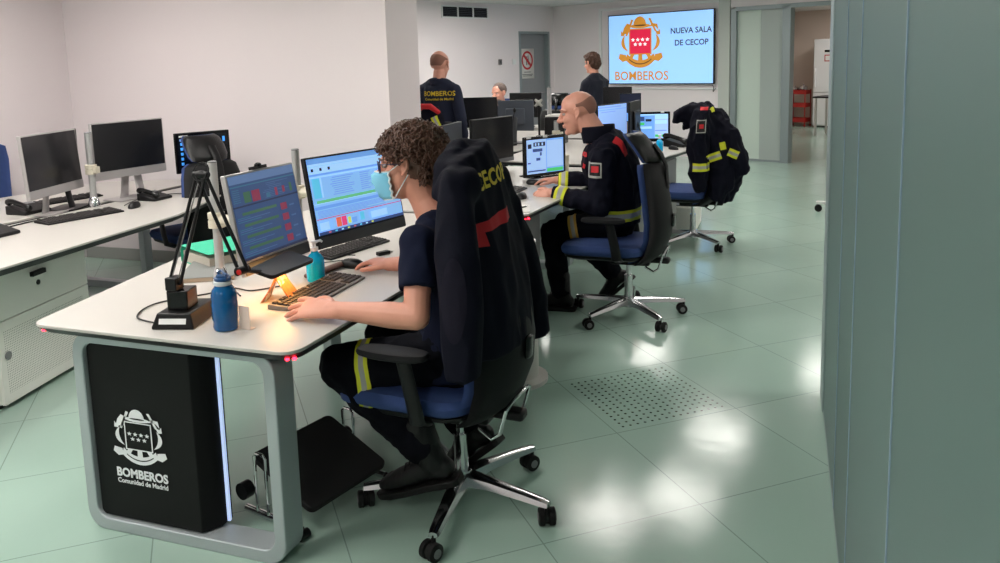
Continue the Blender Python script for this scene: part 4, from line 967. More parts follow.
mb = MB(Wt); mb.prism([(-1.885, 2.02), (-1.84, 2.02), (-1.85, 2.07), (-1.88, 2.07)], 0.856, 0.90); mb.build('pivot', BLACKP, t, bevel=0.004)
mb = MB(Wt)
for dx in (-0.022, 0.022):
    o = Vec((dx, 0, 0)); mb.tube([J0 + o, J1 + o * 0.8], 0.0055, 8); 
mb.build('upright_arm', BLACKP, t)
mb = MB(Wt)
for dx in (-0.013, 0.013):
    a, b_ = J0 + Vec((dx, 0.0, 0.01)), J1 + Vec((dx * 0.8, 0, -0.02)); mb.tube([a, b_], 0.0022, 6)
mb.build('spring', mat('spring_steel', (150, 150, 150), 0.3, metal=1), t)
mb = MB(Wt); mb.tube([J1 + Vec((0.03 * cos(a), 0.012 * sin(a), 0.01 + 0.028 * sin(a) + 0.0)) for a in [2 * PI * k / 16 for k in range(17)]], 0.003, 6); mb.ell(J1, (0.026, 0.014, 0.014), 12, 8); mb.cyl(J1 + Vec((-0.028, 0, 0.0)), J1 + Vec((0.028, 0, 0.0)), 0.011); mb.build('elbow_joint', BLACKP, t)
mb = MB(Wt)
for dx in (-0.012, 0.012): mb.tube([J1 + Vec((dx, dx * 0.6, 0)), J2 + Vec((dx, dx * 0.6, 0))], 0.006, 8)
mb.build('lower_arm', BLACKP, t)
mb = MB(Wt); mb.cyl(J2 + Vec((-0.01, -0.02, 0)), J2 + Vec((0.0, 0.025, 0)), 0.014); mb.tube([J2, J2 + Vec((-0.008, 0.10, -0.03))], 0.008, 8); mb.build('head_joint', BLACKP, t)
mb = MB(Wt); mb.cyl(J2 + Vec((0.0, -0.024, 0)), J2 + Vec((-0.0, -0.0205, 0)), 0.009); mb.build('red_knob', mat('red_knob', (190, 30, 24), 0.4), t)
hd = Wt @ frame((-1.675, 2.365, 0.865), (-0.10, 1.0, -0.03), zdir=(0.3, 0, 1))
mb = MB(hd); mb.prism(round_poly([(-0.15, -0.045), (0.14, -0.055), (0.14, 0.055), (-0.15, 0.045)], 0.02), 0.0, 0.014); sh = mb.build('shade', BLACKP, t, bevel=0.003)
mb = MB(hd); mb.prism(round_poly([(-0.13, -0.036), (0.125, -0.042), (0.125, 0.042), (-0.13, 0.036)], 0.015), -0.003, -0.0003); mb.build('led_panel', WARM, sh)
# fine: small black cable loops
def cable(label, pts, r=0.003, z=None):
    P = []
    n = len(pts)
    def cr(a, b, c, d, u): return 0.5 * ((2 * b) + (c - a) * u + (2 * a - 5 * b + 4 * c - d) * u * u + (3 * b - a - 3 * c + d) * u ** 3)
    V_ = [Vec(p) for p in pts]; V_ = [V_[0]] + V_ + [V_[-1]]
    for k in range(1, len(V_) - 2):
        for i in range(8): P.append(cr(V_[k - 1], V_[k], V_[k + 1], V_[k + 2], i / 8))
    P.append(V_[-2])
    mb = MB(); c = P[0].copy(); mb.M = T(*(-c)); mb.tube(P, r, 8); o = mb.build('cable', BLACKP, None); o.location = c; tag(o, label, 'cable'); return o
zc = 0.7445
cable('black cable looping left of the lamp base on the near desk', [(-1.93, 2.02, zc), (-2.05, 2.06, zc), (-2.10, 2.20, zc), (-2.00, 2.35, zc), (-1.95, 2.42, zc), (-1.86, 2.36, zc)])
cable('black cable running from the pole foot towards the leaflet', [(-2.02, 2.46, zc), (-1.93, 2.44, zc), (-1.86, 2.43, zc), (-1.80, 2.50, zc), (-1.79, 2.52, zc)])
cable('thin black cable curling between gel bottle and bright monitor', [(-1.70, 2.90, zc), (-1.76, 2.93, zc), (-1.84, 2.86, zc), (-1.93, 2.90, zc), (-1.90, 3.0, zc), (-1.76, 3.02, zc)], 0.002)
cable('black cable below the silver monitors on the left edge desk', [(-3.86, 3.86, zc), (-3.92, 3.98, zc), (-3.98, 4.18, zc), (-3.90, 4.30, zc), (-3.80, 4.34, zc)], 0.0025)
cable('black cable from the keyboard at the left edge desk', [(-3.99, 3.45, zc), (-4.0, 3.30, zc), (-3.98, 3.15, zc), (-3.9, 2.98, zc)], 0.004)

# telephones
def phone(label, x, y, rz, s=1.0):
    t = thing('desk_phone', label, 'telephone', (x, y, 0.7405), rz)
    mb = MB(); mb.add([(-0.1 * s, -0.09 * s, 0), (0.1 * s, -0.09 * s, 0), (0.1 * s, 0.09 * s, 0), (-0.1 * s, 0.09 * s, 0), (-0.1 * s, -0.09 * s, 0.02 * s), (0.1 * s, -0.09 * s, 0.02 * s), (0.1 * s, 0.09 * s, 0.06 * s), (-0.1 * s, 0.09 * s, 0.06 * s)], [(0, 3, 2, 1), (4, 5, 6, 7), (0, 1, 5, 4), (1, 2, 6, 5), (2, 3, 7, 6), (3, 0, 4, 7)]); mb.build('body', BLACKP, t, bevel=0.006)
    mb = MB(); mb.tube([(-0.07 * s, -0.085 * s, 0.045 * s), (-0.07 * s, -0.05 * s, 0.06 * s), (-0.07 * s, 0.05 * s, 0.085 * s), (-0.07 * s, 0.085 * s, 0.08 * s)], [0.024 * s, 0.017 * s, 0.017 * s, 0.024 * s], 12, dome=True); mb.build('handset', BLACKG, t)
    mb = MB(); mb.box(0.0, 0.0, 0.0, 0.07 * s, 0.035 * s, 0.002, R=Matrix.Rotation(0.22, 3, 'X')); o = mb.build('display', GREYP, t); o.location = (0.01, 0.035 * s, 0.053 * s)
    return t
phone('black desk telephone behind the hung jacket on the far desk', -0.93, 7.62, PI / 2 - 0.4, 1.2)
phone('black desk telephone near the left picture edge', -3.86, 2.98, PI / 2, 0.9)
phone('black desk telephone below the leftmost silver monitor', -4.30, 3.56, PI / 2, 0.9)
phone('black desk telephone left of the empty chair headrest, under the touch monitor', -3.86, 4.12, PI / 2, 0.8)
phone('black desk telephone at the far end of the near desk, behind the switched-off monitors', -1.86, 5.05, PI / 2, 0.8)
# things on desk 2 and 3
t = thing('paper_sheet', 'white paper pad with a pen at the corner of the desk of the bald man', 'paper', (-1.42, 4.22, 0.7405), 0.3)
mb = MB(); mb.box(-0.08, -0.10, 0, 0.08, 0.12, 0.004); mb.build('pad', PAPER, t); 
t = thing('pen', 'grey pen lying on the white paper pad', 'pen', (-1.40, 4.22, 0.749), 1.2)
mb = MB(); mb.cyl((-0.07, 0, 0), (0.06, 0, 0), 0.004, n=10); mb.build('barrel', DGREY, t); mb = MB(); mb.cyl((0.0601, 0, 0), (0.072, 0, 0), 0.004, 0.001, n=10); mb.build('tip', CHROME, t)
t = thing('biscuit', 'round brown biscuit at the corner of the desk behind the bald man', 'food', (-1.19, 6.38, 0.7405))
mb = MB(); mb.lathe([(0.035, 0), (0.045, 0.008), (0.042, 0.02), (0.03, 0.026), (0.01, 0.026)]); mb.build('body', mat('biscuit_brown', (196, 138, 110), 0.7, bump=0.3), t)
# stacked tape-like roll column beside the touch monitor (cream clamp bases)
t = thing('cream_canister', 'cream coloured ribbed canister behind the arm of the bald man', 'canister', (-1.56, 5.80, 0.7405))
mb = MB(); mb.lathe([(0.035, 0), (0.037, 0.03), (0.034, 0.035), (0.037, 0.04), (0.037, 0.07), (0.034, 0.075), (0.037, 0.08), (0.037, 0.12), (0.03, 0.125)]); mb.build('body', BEIGE, t)
# ---------------------------------------------------------------- wall screen, notices, vents
t = thing('display_screen', 'large lit wall screen with a firefighting emblem and the words NUEVA SALA DE CECOP', 'screen', tvp(2.19, 1.16), 0)
Wt = T(*(-tvp(2.19, 1.16)))
mb = MB(Wt); slab(mb, tvp, 1.225, 3.155, 1.145, 2.275, 0.035, 0.075); mb.build('casing', BLACKG, t, bevel=0.004)
mb = MB(Wt); slab(mb, tvp, 1.6, 2.8, 1.4, 2.0, 0.0, 0.035); mb.build('wall_mount', DGREY, t)
TVB = mat('tv_blue', (140, 188, 234), 0.3, emit=0.95); TVG = mat('tv_gold', (190, 128, 40), 0.3, emit=0.75); TVR = mat('tv_crimson', (206, 20, 62), 0.3, emit=0.85); TVW = mat('tv_white', (235, 240, 245), 0.3, emit=0.9); TVN = mat('tv_navy', (16, 36, 70), 0.3, emit=0.15); TVD = mat('tv_brown', (96, 60, 24), 0.3, emit=0.4)
mb = MB(Wt); a = [tvp(s, z, 0.0762) for s, z in ((1.24, 1.16), (3.14, 1.16), (3.14, 2.26), (1.24, 2.26))]; mb.quad(*a)
F_ = frame(tvp(1.85, 1.82, 0.077), DT, zdir=-NT)
emblem(mb, F_ @ Matrix.Diagonal((0.76, 0.66, 0.2, 1)), 1, 2, 1, 3, 4)
put_text(mb, frame(tvp(1.86, 1.215, 0.0785), DT, zdir=-NT), 'BOMBEROS', 0.20, mi=1, bold=0.003)
put_text(mb, frame(tvp(2.76, 1.93, 0.0785), DT, zdir=-NT), 'NUEVA SALA', 0.122, mi=5, bold=0.0022)
put_text(mb, frame(tvp(2.77, 1.745, 0.0785), DT, zdir=-NT), 'DE CECOP', 0.122, mi=5, bold=0.0022)
mb.build('display', [TVB, TVG, TVR, TVW, TVD, TVN], t, sharp=0)
mb = MB(Wt)
for s0, s1, z0, z1 in ((1.0, 1.07, 1.06, 2.38), (3.27, 3.34, 1.06, 2.38), (1.07, 3.27, 2.33, 2.38), (1.07, 3.27, 1.06, 1.09)): slab(mb, tvp, s0, s1, z0, z1, 0.001, 0.03)
mb.M = Matrix.Identity(4)
m2 = MB(); 
for s0, s1, z0, z1 in ((1.0, 1.05, 1.06, 2.40), (3.25, 3.30, 1.06, 2.40), (1.05, 3.25, 2.36, 2.40), (1.05, 3.25, 1.06, 1.085)): slab(m2, tvp, s0, s1, z0, z1, 0.001, 0.028)
struct('trim_4', m2, mat('white_trim', (225, 225, 225), 0.5), bevel=0.003)
tag(cable('black cable hanging below the right corner of the wall screen', [tvp(3.1, 1.15, 0.05), tvp(3.13, 1.10, 0.04), tvp(3.12, 1.03, 0.03), tvp(3.16, 1.08, 0.03)], 0.005))
t = thing('air_vent', 'white framed wall vent with three dark grilles near the ceiling', 'vent', dwp(2.22, 2.35)); Wt = T(*(-dwp(2.22, 2.35)))
mb = MB(Wt); slab(mb, dwp, 1.70, 2.74, 2.255, 2.275, 0.001, 0.02); slab(mb, dwp, 1.70, 2.74, 2.425, 2.445, 0.001, 0.02)
for s in (1.70, 2.04, 2.38, 2.72): slab(mb, dwp, s, s + 0.022, 2.275, 2.425, 0.001, 0.02)
mb.build('frame', mat('white_trim', (225, 225, 225), 0.5), t)
for s in (1.722, 2.062, 2.402):
    mb = MB(Wt); slab(mb, dwp, s + 0.001, s + 0.317, 2.2755, 2.4245, 0.0005, 0.003); g = mb.build('grille', BLACKP, t)
    mb = MB(Wt)
    for k in range(5): slab(mb, dwp, s + 0.004, s + 0.314, 2.285 + 0.028 * k, 2.293 + 0.028 * k, 0.0035, 0.016)
    mb.build('louvre', DGREY, g)
t = thing('notice', 'white notice with a red no entry ring on the grey door', 'sign', dwp(0.66, 1.5, -0.069)); Wt = T(*(-dwp(0.66, 1.5, -0.069)))
mb = MB(Wt); slab(mb, dwp, 0.48, 0.84, 1.27, 1.78, -0.0695, -0.066)
Fn = frame(dwp(0.66, 1.5, -0.065), -DW, zdir=NW); mb.M = Wt @ Fn
mb.add([(p[0], p[1] + 0.08, 0) for p in arc(0, 0, 0.15, 0.16, 0, 360, 32)[:-1]] + [(p[0], p[1] + 0.08, 0) for p in arc(0, 0, 0.115, 0.125, 0, 360, 32)[:-1]], [(i, (i + 1) % 32, 32 + (i + 1) % 32, 32 + i) for i in range(32)], 1)
mb.quad((-0.10, 0.145, 0.001), (-0.07, 0.18, 0.001), (0.10, 0.015, 0.001), (0.07, -0.02, 0.001), 1)
mb.quad((-0.03, 0.0, 0.0005), (-0.005, 0.0, 0.0005), (-0.005, 0.15, 0.0005), (-0.03, 0.15, 0.0005), 2); mb.quad((0.015, 0.01, 0.0005), (0.045, 0.01, 0.0005), (0.03, 0.17, 0.0005), (0.01, 0.16, 0.0005), 2)
for y, w_ in ((-0.125, 0.09), (-0.165, 0.14), (-0.19, 0.12)): mb.quad((-w_, y, 0.0005), (w_, y, 0.0005), (w_, y + 0.012, 0.0005), (-w_, y + 0.012, 0.0005), 2)
mb.build('sheet', [PAPER, mat('sign_red', (186, 30, 40), 0.5), mat('sign_grey', (90, 90, 92), 0.5)], t, sharp=0)
for s, nm, lab, mm, dd in ((1.44, 'wall_switch', 'dark square wall switch left of the grey door', mat('switch_grey', (96, 92, 92), 0.5), 0.07), (1.09, 'wall_box', 'small white wall box beside the grey door', mat('white_trim', (225, 225, 225), 0.5), 0.09)):
    t = thing(nm, lab, 'switch' if nm == 'wall_switch' else 'box', dwp(s, 1.56, 0.001)); Wt = T(*(-dwp(s, 1.56, 0.001)))
    mb = MB(Wt); slab(mb, dwp, s - dd / 2, s + dd / 2, 1.52, 1.61, 0.001, 0.02); mb.build('plate', mm, t, bevel=0.003)
    mb = MB(Wt); slab(mb, dwp, s - dd / 5, s + dd / 5, 1.545, 1.585, 0.0205, 0.024); mb.build('button', DGREY if nm == 'wall_switch' else CLOCKW, t)

# ---------------------------------------------------------------- kitchen items
t = thing('fridge', 'tall white fridge freezer seen through the doorway', 'fridge', (0.80, 18.35, 0), -0.42)
mb = MB(); mb.box(-0.30, 0.03, 0.03, 0.30, 0.62, 1.86); mb.build('cabinet', FRIDGE, t, bevel=0.01)
mb = MB(); mb.box(-0.298, 0.0, 0.74, 0.298, 0.029, 1.858); dr = mb.build('door', FRIDGE, t, bevel=0.01)
mb = MB(); mb.box(-0.27, -0.03, 0.85, -0.24, -0.0005, 1.25); mb.build('handle', FRIDGE, dr, bevel=0.006)
mb = MB(); mb.box(-0.07, -0.004, 1.58, 0.10, -0.0005, 1.63); mb.build('display', BLACKG, dr)
mb = MB(); mb.box(-0.298, 0.0, 0.05, 0.298, 0.029, 0.73); mb.build('freezer_door', FRIDGE, t, bevel=0.01)
mb = MB(); mb.box(-0.28, 0.05, 0, 0.28, 0.6, 0.03); mb.build('plinth', BLACKP, t)
W_ = T(0.80, 18.35, 0) @ rotz(-0.42)
o = thing('notice', 'white note with red border stuck on the fridge door', 'sign', W_ @ Vec((0.02, -0.001, 1.46)), -0.42)
mb = MB(); mb.box(-0.09, -0.003, -0.07, 0.09, 0, 0.07, mi=0); mb.box(-0.07, -0.004, -0.05, 0.07, -0.0031, 0.05, mi=1); mb.build('sheet', [mat('sign_red', (186, 30, 40), 0.5), PAPER], o)
t = thing('trolley', 'red three tier trolley against the kitchen wall', 'trolley', (0.26, 18.75, 0), -0.42)
for z in (0.10, 0.42, 0.70):
    mb = MB(); mb.box(-0.2, -0.16, z, 0.2, 0.16, z + 0.012)
    for y in (-0.16, 0.15): mb.box(-0.2, y, z + 0.012, 0.2, y + 0.01, z + 0.085)
    for x in (-0.2, 0.19): mb.box(x, -0.15, z + 0.012, x + 0.01, 0.15, z + 0.085)
    mb.build('tray', REDP, t)
for x in (-0.19, 0.19):
    for y in (-0.15, 0.15):
        mb = MB(); mb.cyl((x, y, 0.05), (x, y, 0.8), 0.012, n=10); mb.ell((x, y, 0.025), (0.025, 0.02, 0.025), 10, 6); mb.build('post', REDP, t)
W_ = T(0.26, 18.75, 0) @ rotz(-0.42)
for i, (x, y, r, h, lab) in enumerate(((-0.09, 0.0, 0.075, 0.12, 'steel pot at the left end of the red trolley top'), (0.08, 0.02, 0.085, 0.15, 'larger steel pot at the right end of the red trolley top'))):
    o = thing('cooking_pot', lab, 'pot', W_ @ Vec((x, y, 0.7125)))
    mb = MB(); mb.lathe([(r * 0.95, 0), (r, 0.01), (r, h), (r * 1.04, h + 0.003)], n=20); mb.build('pot_body', ALU, o)
    mb = MB(); mb.lathe([(r * 1.0, h + 0.0035), (r * 0.6, h + 0.02), (0.012, h + 0.026), (0.012, h + 0.045), (0.02, h + 0.05)], n=20); mb.build('lid', ALU, o)
t = thing('table', 'small table with black top in front of the fridge', 'table', (0.86, 16.6, 0), -0.42)
mb = MB(); mb.box(-0.32, -0.25, 0.72, 0.5, 0.35, 0.75); mb.build('tabletop', BLACKP, t, bevel=0.004)
for x, y in ((-0.29, -0.22), (0.44, -0.22), (-0.29, 0.3), (0.44, 0.3)):
    mb = MB(); mb.box(x, y, 0, x + 0.035, y + 0.035, 0.7195); mb.build('leg', POLE, t)
t = thing('mobile_whiteboard', 'white wheeled stand whose foot shows just left of the partition', 'stand', (0.85, 8.5, 0))
mb = MB(); mb.box(-0.55, -0.02, 0.075, 0.55, 0.02, 0.105); mb.build('foot_bar', mat('stand_white', (225, 225, 222), 0.4), t, bevel=0.006)
for x in (-0.53, 0.53):
    mb = MB(); mb.cyl((x, -0.02, 0.035), (x, 0.02, 0.035), 0.035, n=20); mb.cyl((x, 0, 0.04), (x, 0, 0.0745), 0.008, n=10); mb.build('caster', RUBBER, t)
mb = MB(); mb.box(0.1, -0.015, 0.106, 0.14, 0.015, 1.9); mb.build('upright', mat('stand_white', (225, 225, 222), 0.4), t)
mb = MB(); mb.box(0.0, -0.035, 0.9, 1.0, -0.016, 1.85); mb.build('board', PAPER, t)

# ---------------------------------------------------------------- footrest
t = thing('footrest', 'black tilted footrest with chromed wire legs under the near desk', 'footrest', (-1.57, 2.37, 0), 0)
Wt = T(1.57, -2.37, 0)
FR = frame((-1.57, 2.37, 0.145), (0.24, 0.97, 0.0), ydir=(-0.97, 0.24, 0.42))
mb = MB(Wt @ FR); mb.prism(round_poly([(-0.19, -0.16), (0.19, -0.16), (0.19, 0.16), (-0.19, 0.16)], 0.03), -0.012, 0.012); mb.build('platform', mat('footrest_black', (16, 16, 17), 0.75, bump=0.3, bscale=300), t, bevel=0.004)
for s_ in (-1, 1):
    q = lambda x, y, z: Vec((-1.57, 2.37, 0)) + Vec((0.24, 0.97, 0)) * (s_ * (x - 0.02)) + Vec((-0.97, 0.24, 0)) * y + Vec((0, 0, z))
    mb = MB(Wt)
    mb.tube([q(0.23, -0.12, 0.022), q(0.23, 0.16, 0.022)], 0.013, 10)
    mb.tube([q(0.235, 0.04, 0.03), q(0.235, 0.04, 0.235), q(0.235, 0.05, 0.245), q(0.235, 0.085, 0.245), q(0.235, 0.095, 0.235), q(0.235, 0.095, 0.03)], 0.006, 8)
    mb.build('wire_leg', CHROME, t)
    mb = MB(Wt); mb.cyl(q(0.245, 0.12, 0.115), q(0.28, 0.12, 0.115), 0.03, n=20); mb.build('knob', BLACKP, t)
    mb = MB(Wt); mb.tube([q(0.22, -0.135, 0.016), q(0.26, -0.135, 0.016)], 0.016, 12); mb.build('rubber_foot', BLACKP, t)

# ---------------------------------------------------------------- people
SIDEY = Vec((0, 1, 0))
def ell_prims(mb, P, R, side, flat=1.0, n=18): mb.tube(P, R, n, side=side, flat=flat, dome=True)
def head_prims(mb, M, s=1.0, ears=True):
    o = mb.M; mb.M = o @ M @ Matrix.Scale(s, 4)
    mb.ell((-0.014, 0, 0.032), (0.096, 0.074, 0.088)); mb.ell((0.028, 0, -0.03), (0.062, 0.060, 0.088)); mb.ell((0.036, 0, -0.085), (0.046, 0.044, 0.034)); mb.ell((0.072, 0, -0.1), (0.02, 0.022, 0.018)); mb.ell((0.02, 0, 0.04), (0.068, 0.066, 0.07))
    mb.tube([(0.085, 0, 0.02), (0.1, 0, -0.008), (0.113, 0, -0.028)], [0.009, 0.011, 0.014], 10, dome=True)
    for q in (-1, 1):
        mb.ell((0.101, q * 0.011, -0.033), (0.011, 0.009, 0.008), 10, 6); mb.ell((0.058, q * 0.036, -0.028), (0.028, 0.022, 0.022)); mb.tube([(0.088, q * 0.012, 0.026), (0.08, q * 0.035, 0.03), (0.066, q * 0.05, 0.024)], [0.008, 0.009, 0.007], 8, dome=True)
        if ears:
            Re = Matrix.Rotation(q * 0.35, 3, 'Z') @ Matrix.Rotation(-0.15, 3, 'Y')
            mb.tube([(0.008, q * 0.076, -0.026), (0.0, q * 0.083, -0.02), (-0.016, q * 0.088, 0.0), (-0.018, q * 0.089, 0.02), (-0.004, q * 0.085, 0.032), (0.008, q * 0.078, 0.022)], [0.007, 0.0065, 0.006, 0.006, 0.006, 0.006], 8, dome=True); mb.ell((-0.003, q * 0.079, 0.002), (0.014, 0.006, 0.028), 12, 8, R=Re)
    mb.ell((0.088, 0, -0.058), (0.012, 0.023, 0.006)); mb.ell((0.086, 0, -0.068), (0.012, 0.02, 0.007))
    mb.M = o
def eyes(M, s, parent, W):
    for q in (-1, 1):
        mb = MB(W @ M @ Matrix.Scale(s, 4)); mb.ell((0.0745, q * 0.031, 0.006), (0.011, 0.0125, 0.0075), 12, 8); e = mb.build('eye', EYEW, parent)
        mb = MB(W @ M @ Matrix.Scale(s, 4)); mb.ell((0.084, q * 0.031, 0.006), (0.0025, 0.0055, 0.0055), 10, 6); mb.build('iris', EYED, e)
def hand_prims(mb, wrist, fwd, palm_n, thumb, curl=0.35, s=1.0, spread=0.12):
    """wrist point, direction to the fingers, palm normal (pointing out of the back of the hand), thumb side direction"""
    f = Vec(fwd).normalized(); u = Vec(palm_n); u = (u - f * u.dot(f)).normalized(); th = Vec(thumb); th = (th - f * th.dot(f) - u * th.dot(u)).normalized()
    w = Vec(wrist)
    P = lambda a, b, c: w + f * (a * s) + th * (b * s) + u * (c * s)
    mb.tube([P(-0.02, 0, 0), P(0.02, 0, 0.0), P(0.05, -0.002, 0.003), P(0.085, -0.003, 0.0)], [0.027 * s, 0.032 * s, 0.039 * s, 0.038 * s], 14, side=th, flat=[0.75, 0.55, 0.4, 0.33], dome=True)
    for i, (b, L, r, st) in enumerate(((0.029, 0.072, 0.0088, 0.086), (0.010, 0.080, 0.009, 0.09), (-0.010, 0.074, 0.0086, 0.087), (-0.029, 0.058, 0.0076, 0.08))):
        a0 = (b / 0.029) * spread; c = curl * (1 + 0.12 * i); pts = [P(st - 0.018, b * 0.9, 0.0), P(st, b, 0.0)]; pos = Vec((st, b, 0.0)); an = 0.1
        for seg in (0.45, 0.32, 0.23):
            an += c; dv = Vec((cos(an) * cos(a0), sin(a0) * cos(an), -sin(an))); pos = pos + dv * (L * seg); pts.append(P(*pos))
        mb.tube(pts, [r * s * 1.05, r * s * 1.1, r * s * 1.0, r * s * 0.92, r * s * 0.8], 10, side=th, dome=True)
    mb.tube([P(0.012, 0.018, -0.004), P(0.04, 0.045, -0.012), P(0.066, 0.058, -0.018), P(0.09, 0.06, -0.024)], [0.015 * s, 0.0125 * s, 0.0105 * s, 0.0085 * s], 10, dome=True)
def cropped(M, m, parent):
    """short hair ring around a bald crown"""
    mb = MB(M); rows = []
    def ss(x, a, b): x = max(0, min(1, (x - a) / (b - a))); return x * x * (3 - 2 * x)
    for i in range(9):
        row = []
        for j in range(33):
            dg_ = -97 + 194 * j / 32; a = math.radians(180 + dg_); lo = -33 + 36 * ss(abs(dg_), 45, 78); hi = 34 - 20 * ss(abs(dg_), 25, 97)
            el = math.radians(lo + (hi - lo) * i / 8); g = 0.0015 * sin(PI * i / 8)
            row.append((-0.014 + (0.097 + g) * cos(el) * cos(a), (0.0755 + g) * cos(el) * sin(a), 0.032 + (0.0885 + g) * sin(el)))
        rows.append(row)
    mb.grid(rows); return mb.build('cropped_hair', m, parent, sharp=0)

def boot(parent, W, ankle, toe_dir, s=1.0, sole_z=None, tilt=0.0):
    """ankle joint; toe_dir horizontal-ish 3d direction of the foot"""
    f = Vec(toe_dir).normalized(); sd = Vec((0, 0, 1)).cross(f).normalized(); up = f.cross(sd)
    a = Vec(ankle); P = lambda x, y, z: a + f * (x * s) + sd * (y * s) + up * (z * s)
    mb = MB(W)
    mb.tube([P(-0.0, 0, 0.12), P(-0.005, 0, 0.04), P(-0.01, 0, -0.02)], [0.054 * s, 0.05 * s, 0.05 * s], 16, side=sd, dome=True)
    mb.tube([P(-0.045, 0, -0.045), P(0.02, 0, -0.03), P(0.09, 0, -0.045), P(0.16, 0, -0.055), P(0.195, 0, -0.058)], [0.036 * s, 0.043 * s, 0.046 * s, 0.044 * s, 0.034 * s], 16, side=sd, flat=[1.05, 1.05, 0.85, 0.68, 0.6], dome=True)
    b = blob('boot', mb, 0.006, LEATH, parent, smooth=4, wr=0.0015, wscale=30, stretch=(1, 1, 1))
    mb = MB(W); rs = []
    prof = [(-0.09, 0.026), (-0.075, 0.04), (-0.02, 0.04), (0.03, 0.036), (0.1, 0.047), (0.17, 0.046), (0.215, 0.032), (0.235, 0.012)]
    top = [P(x, w_, -0.08) for x, w_ in prof] + [P(x, -w_, -0.08) for x, w_ in prof[::-1]]; bot = [P(x, w_, -0.104) for x, w_ in prof] + [P(x, -w_, -0.104) for x, w_ in prof[::-1]]
    mb.ring([bot, top]); mb.build('sole', RUBBER, b, bevel=0.004)
    mb = MB(W)
    for k in range(3): mb.tube([P(0.045 + 0.022 * k, -0.03, 0.012 - 0.013 * k), P(0.05 + 0.022 * k, 0, 0.022 - 0.013 * k), P(0.045 + 0.022 * k, 0.03, 0.012 - 0.013 * k)], 0.003, 6)
    mb.build('laces', BLACKP, b)
    return b

def trousers(parent, W, pelvis, hips, knees, ankles, mats, wr=0.008, r=1.0, matfn=None, side=SIDEY, seed=1):
    mb = MB(W); p = Vec(pelvis)
    mb.tube([p + Vec((0, 0, 0.16)), p + Vec((0, 0, 0.05)), p + Vec((0, 0, -0.04))], [0.155 * r, 0.175 * r, 0.165 * r], 22, side=side, flat=[0.75, 0.78, 0.7], dome=True)
    for h, k, a in zip(hips, knees, ankles):
        h, k, a = Vec(h), Vec(k), Vec(a); m1 = (h + k) / 2; m2 = k.lerp(a, 0.35)
        mb.tube([h, m1, k], [0.098 * r, 0.088 * r, 0.073 * r], 16, dome=True); mb.tube([k, m2, k.lerp(a, 0.8), a], [0.073 * r, 0.073 * r, 0.066 * r, 0.066 * r], 16, dome=True)
    return blob('trousers', mb, 0.010, mats, parent, smooth=6, wr=wr, wscale=11, seed=seed, stretch=(1, 1, 1), matfn=matfn)

def torso_tube(mb, P, R, side, flat): mb.tube(P, R, 24, side=side, flat=flat, dome=True)

# ---- the curly haired man, near desk
def person(label, loc):
    return thing('person', label, 'person', loc)
p = person('curly haired person in glasses, blue surgical mask and navy t-shirt typing at the near desk', (-1.08, 2.5, 0)); W = world_to(p)
face = Vec((-0.97, -0.22, -0.10)); HM = frame((-1.222, 2.49, 1.222), face, zdir=(0, 0, 1))
mb = MB(W); head_prims(mb, HM, 1.0)
mb.tube([(-1.195, 2.495, 1.16), (-1.17, 2.5, 1.10), (-1.13, 2.5, 1.03)], [0.056, 0.054, 0.066], 16, dome=True)
mb.tube([(-1.10, 2.5, 0.62), (-1.09, 2.5, 0.85), (-1.125, 2.5, 1.02)], [0.12, 0.14, 0.10], 18, side=SIDEY, flat=0.6, dome=True)
LS, LE, LWr = Vec((-1.115, 2.315, 0.985)), Vec((-1.075, 2.20, 0.778)), Vec((-1.375, 2.19, 0.782)); RS, RE, RWr = Vec((-1.13, 2.685, 0.985)), Vec((-1.20, 2.83, 0.79)), Vec((-1.485, 2.80, 0.775))
for S_, E_, Wr in ((LS, LE, LWr), (RS, RE, RWr)):
    mb.tube([S_, S_.lerp(E_, 0.5), E_], [0.052, 0.045, 0.041], 14, dome=True); mb.tube([E_, E_.lerp(Wr, 0.3), E_.lerp(Wr, 0.75), Wr], [0.041, 0.043, 0.032, 0.027], 14, dome=True)
hand_prims(mb, LWr, (-0.99, 0.10, -0.03), (0.0, -0.42, 0.9), (-0.1, 1, 0), curl=0.13, spread=0.3, s=1.22)
hand_prims(mb, RWr, (-0.95, 0.28, 0.02), (0, 0, 1), (-0.1, -1, -0.3), curl=0.25)
mb.tube([(-1.08, 2.41, 0.56), (-1.44, 2.335, 0.535), (-1.165, 2.36, 0.28)], [0.07, 0.045, 0.035], 12, dome=True); mb.tube([(-1.08, 2.59, 0.56), (-1.44, 2.665, 0.535), (-1.11, 2.60, 0.27)], [0.07, 0.045, 0.035], 12, dome=True)
blob('body', mb, 0.0042, SKIN, p, smooth=4)
eyes(HM, 1.0, p, W)
# t-shirt
mb = MB(W)
mb.tube([(-1.06, 2.5, 0.50), (-1.06, 2.5, 0.62), (-1.055, 2.5, 0.75), (-1.075, 2.5, 0.88), (-1.105, 2.5, 0.975), (-1.12, 2.5, 1.02)], [0.17, 0.175, 0.17, 0.185, 0.175, 0.10], 26, side=SIDEY, flat=[0.72, 0.75, 0.7, 0.66, 0.6, 0.7])
mb.tube([(-1.11, 2.36, 0.985), (-1.12, 2.5, 1.015), (-1.125, 2.64, 0.985)], [0.062, 0.07, 0.062], 16, dome=True)
mb.tube([(-1.125, 2.5, 1.01), (-1.135, 2.5, 1.045)], [0.088, 0.073], 18)
for S_, E_ in ((LS, LE), (RS, RE)):
    mb.tube([S_ + Vec((0, 0, 0.0)), S_.lerp(E_, 0.35), S_.lerp(E_, 0.62)], [0.066, 0.064, 0.064], 18)
    mb.ell(S_, (0.068, 0.066, 0.062))
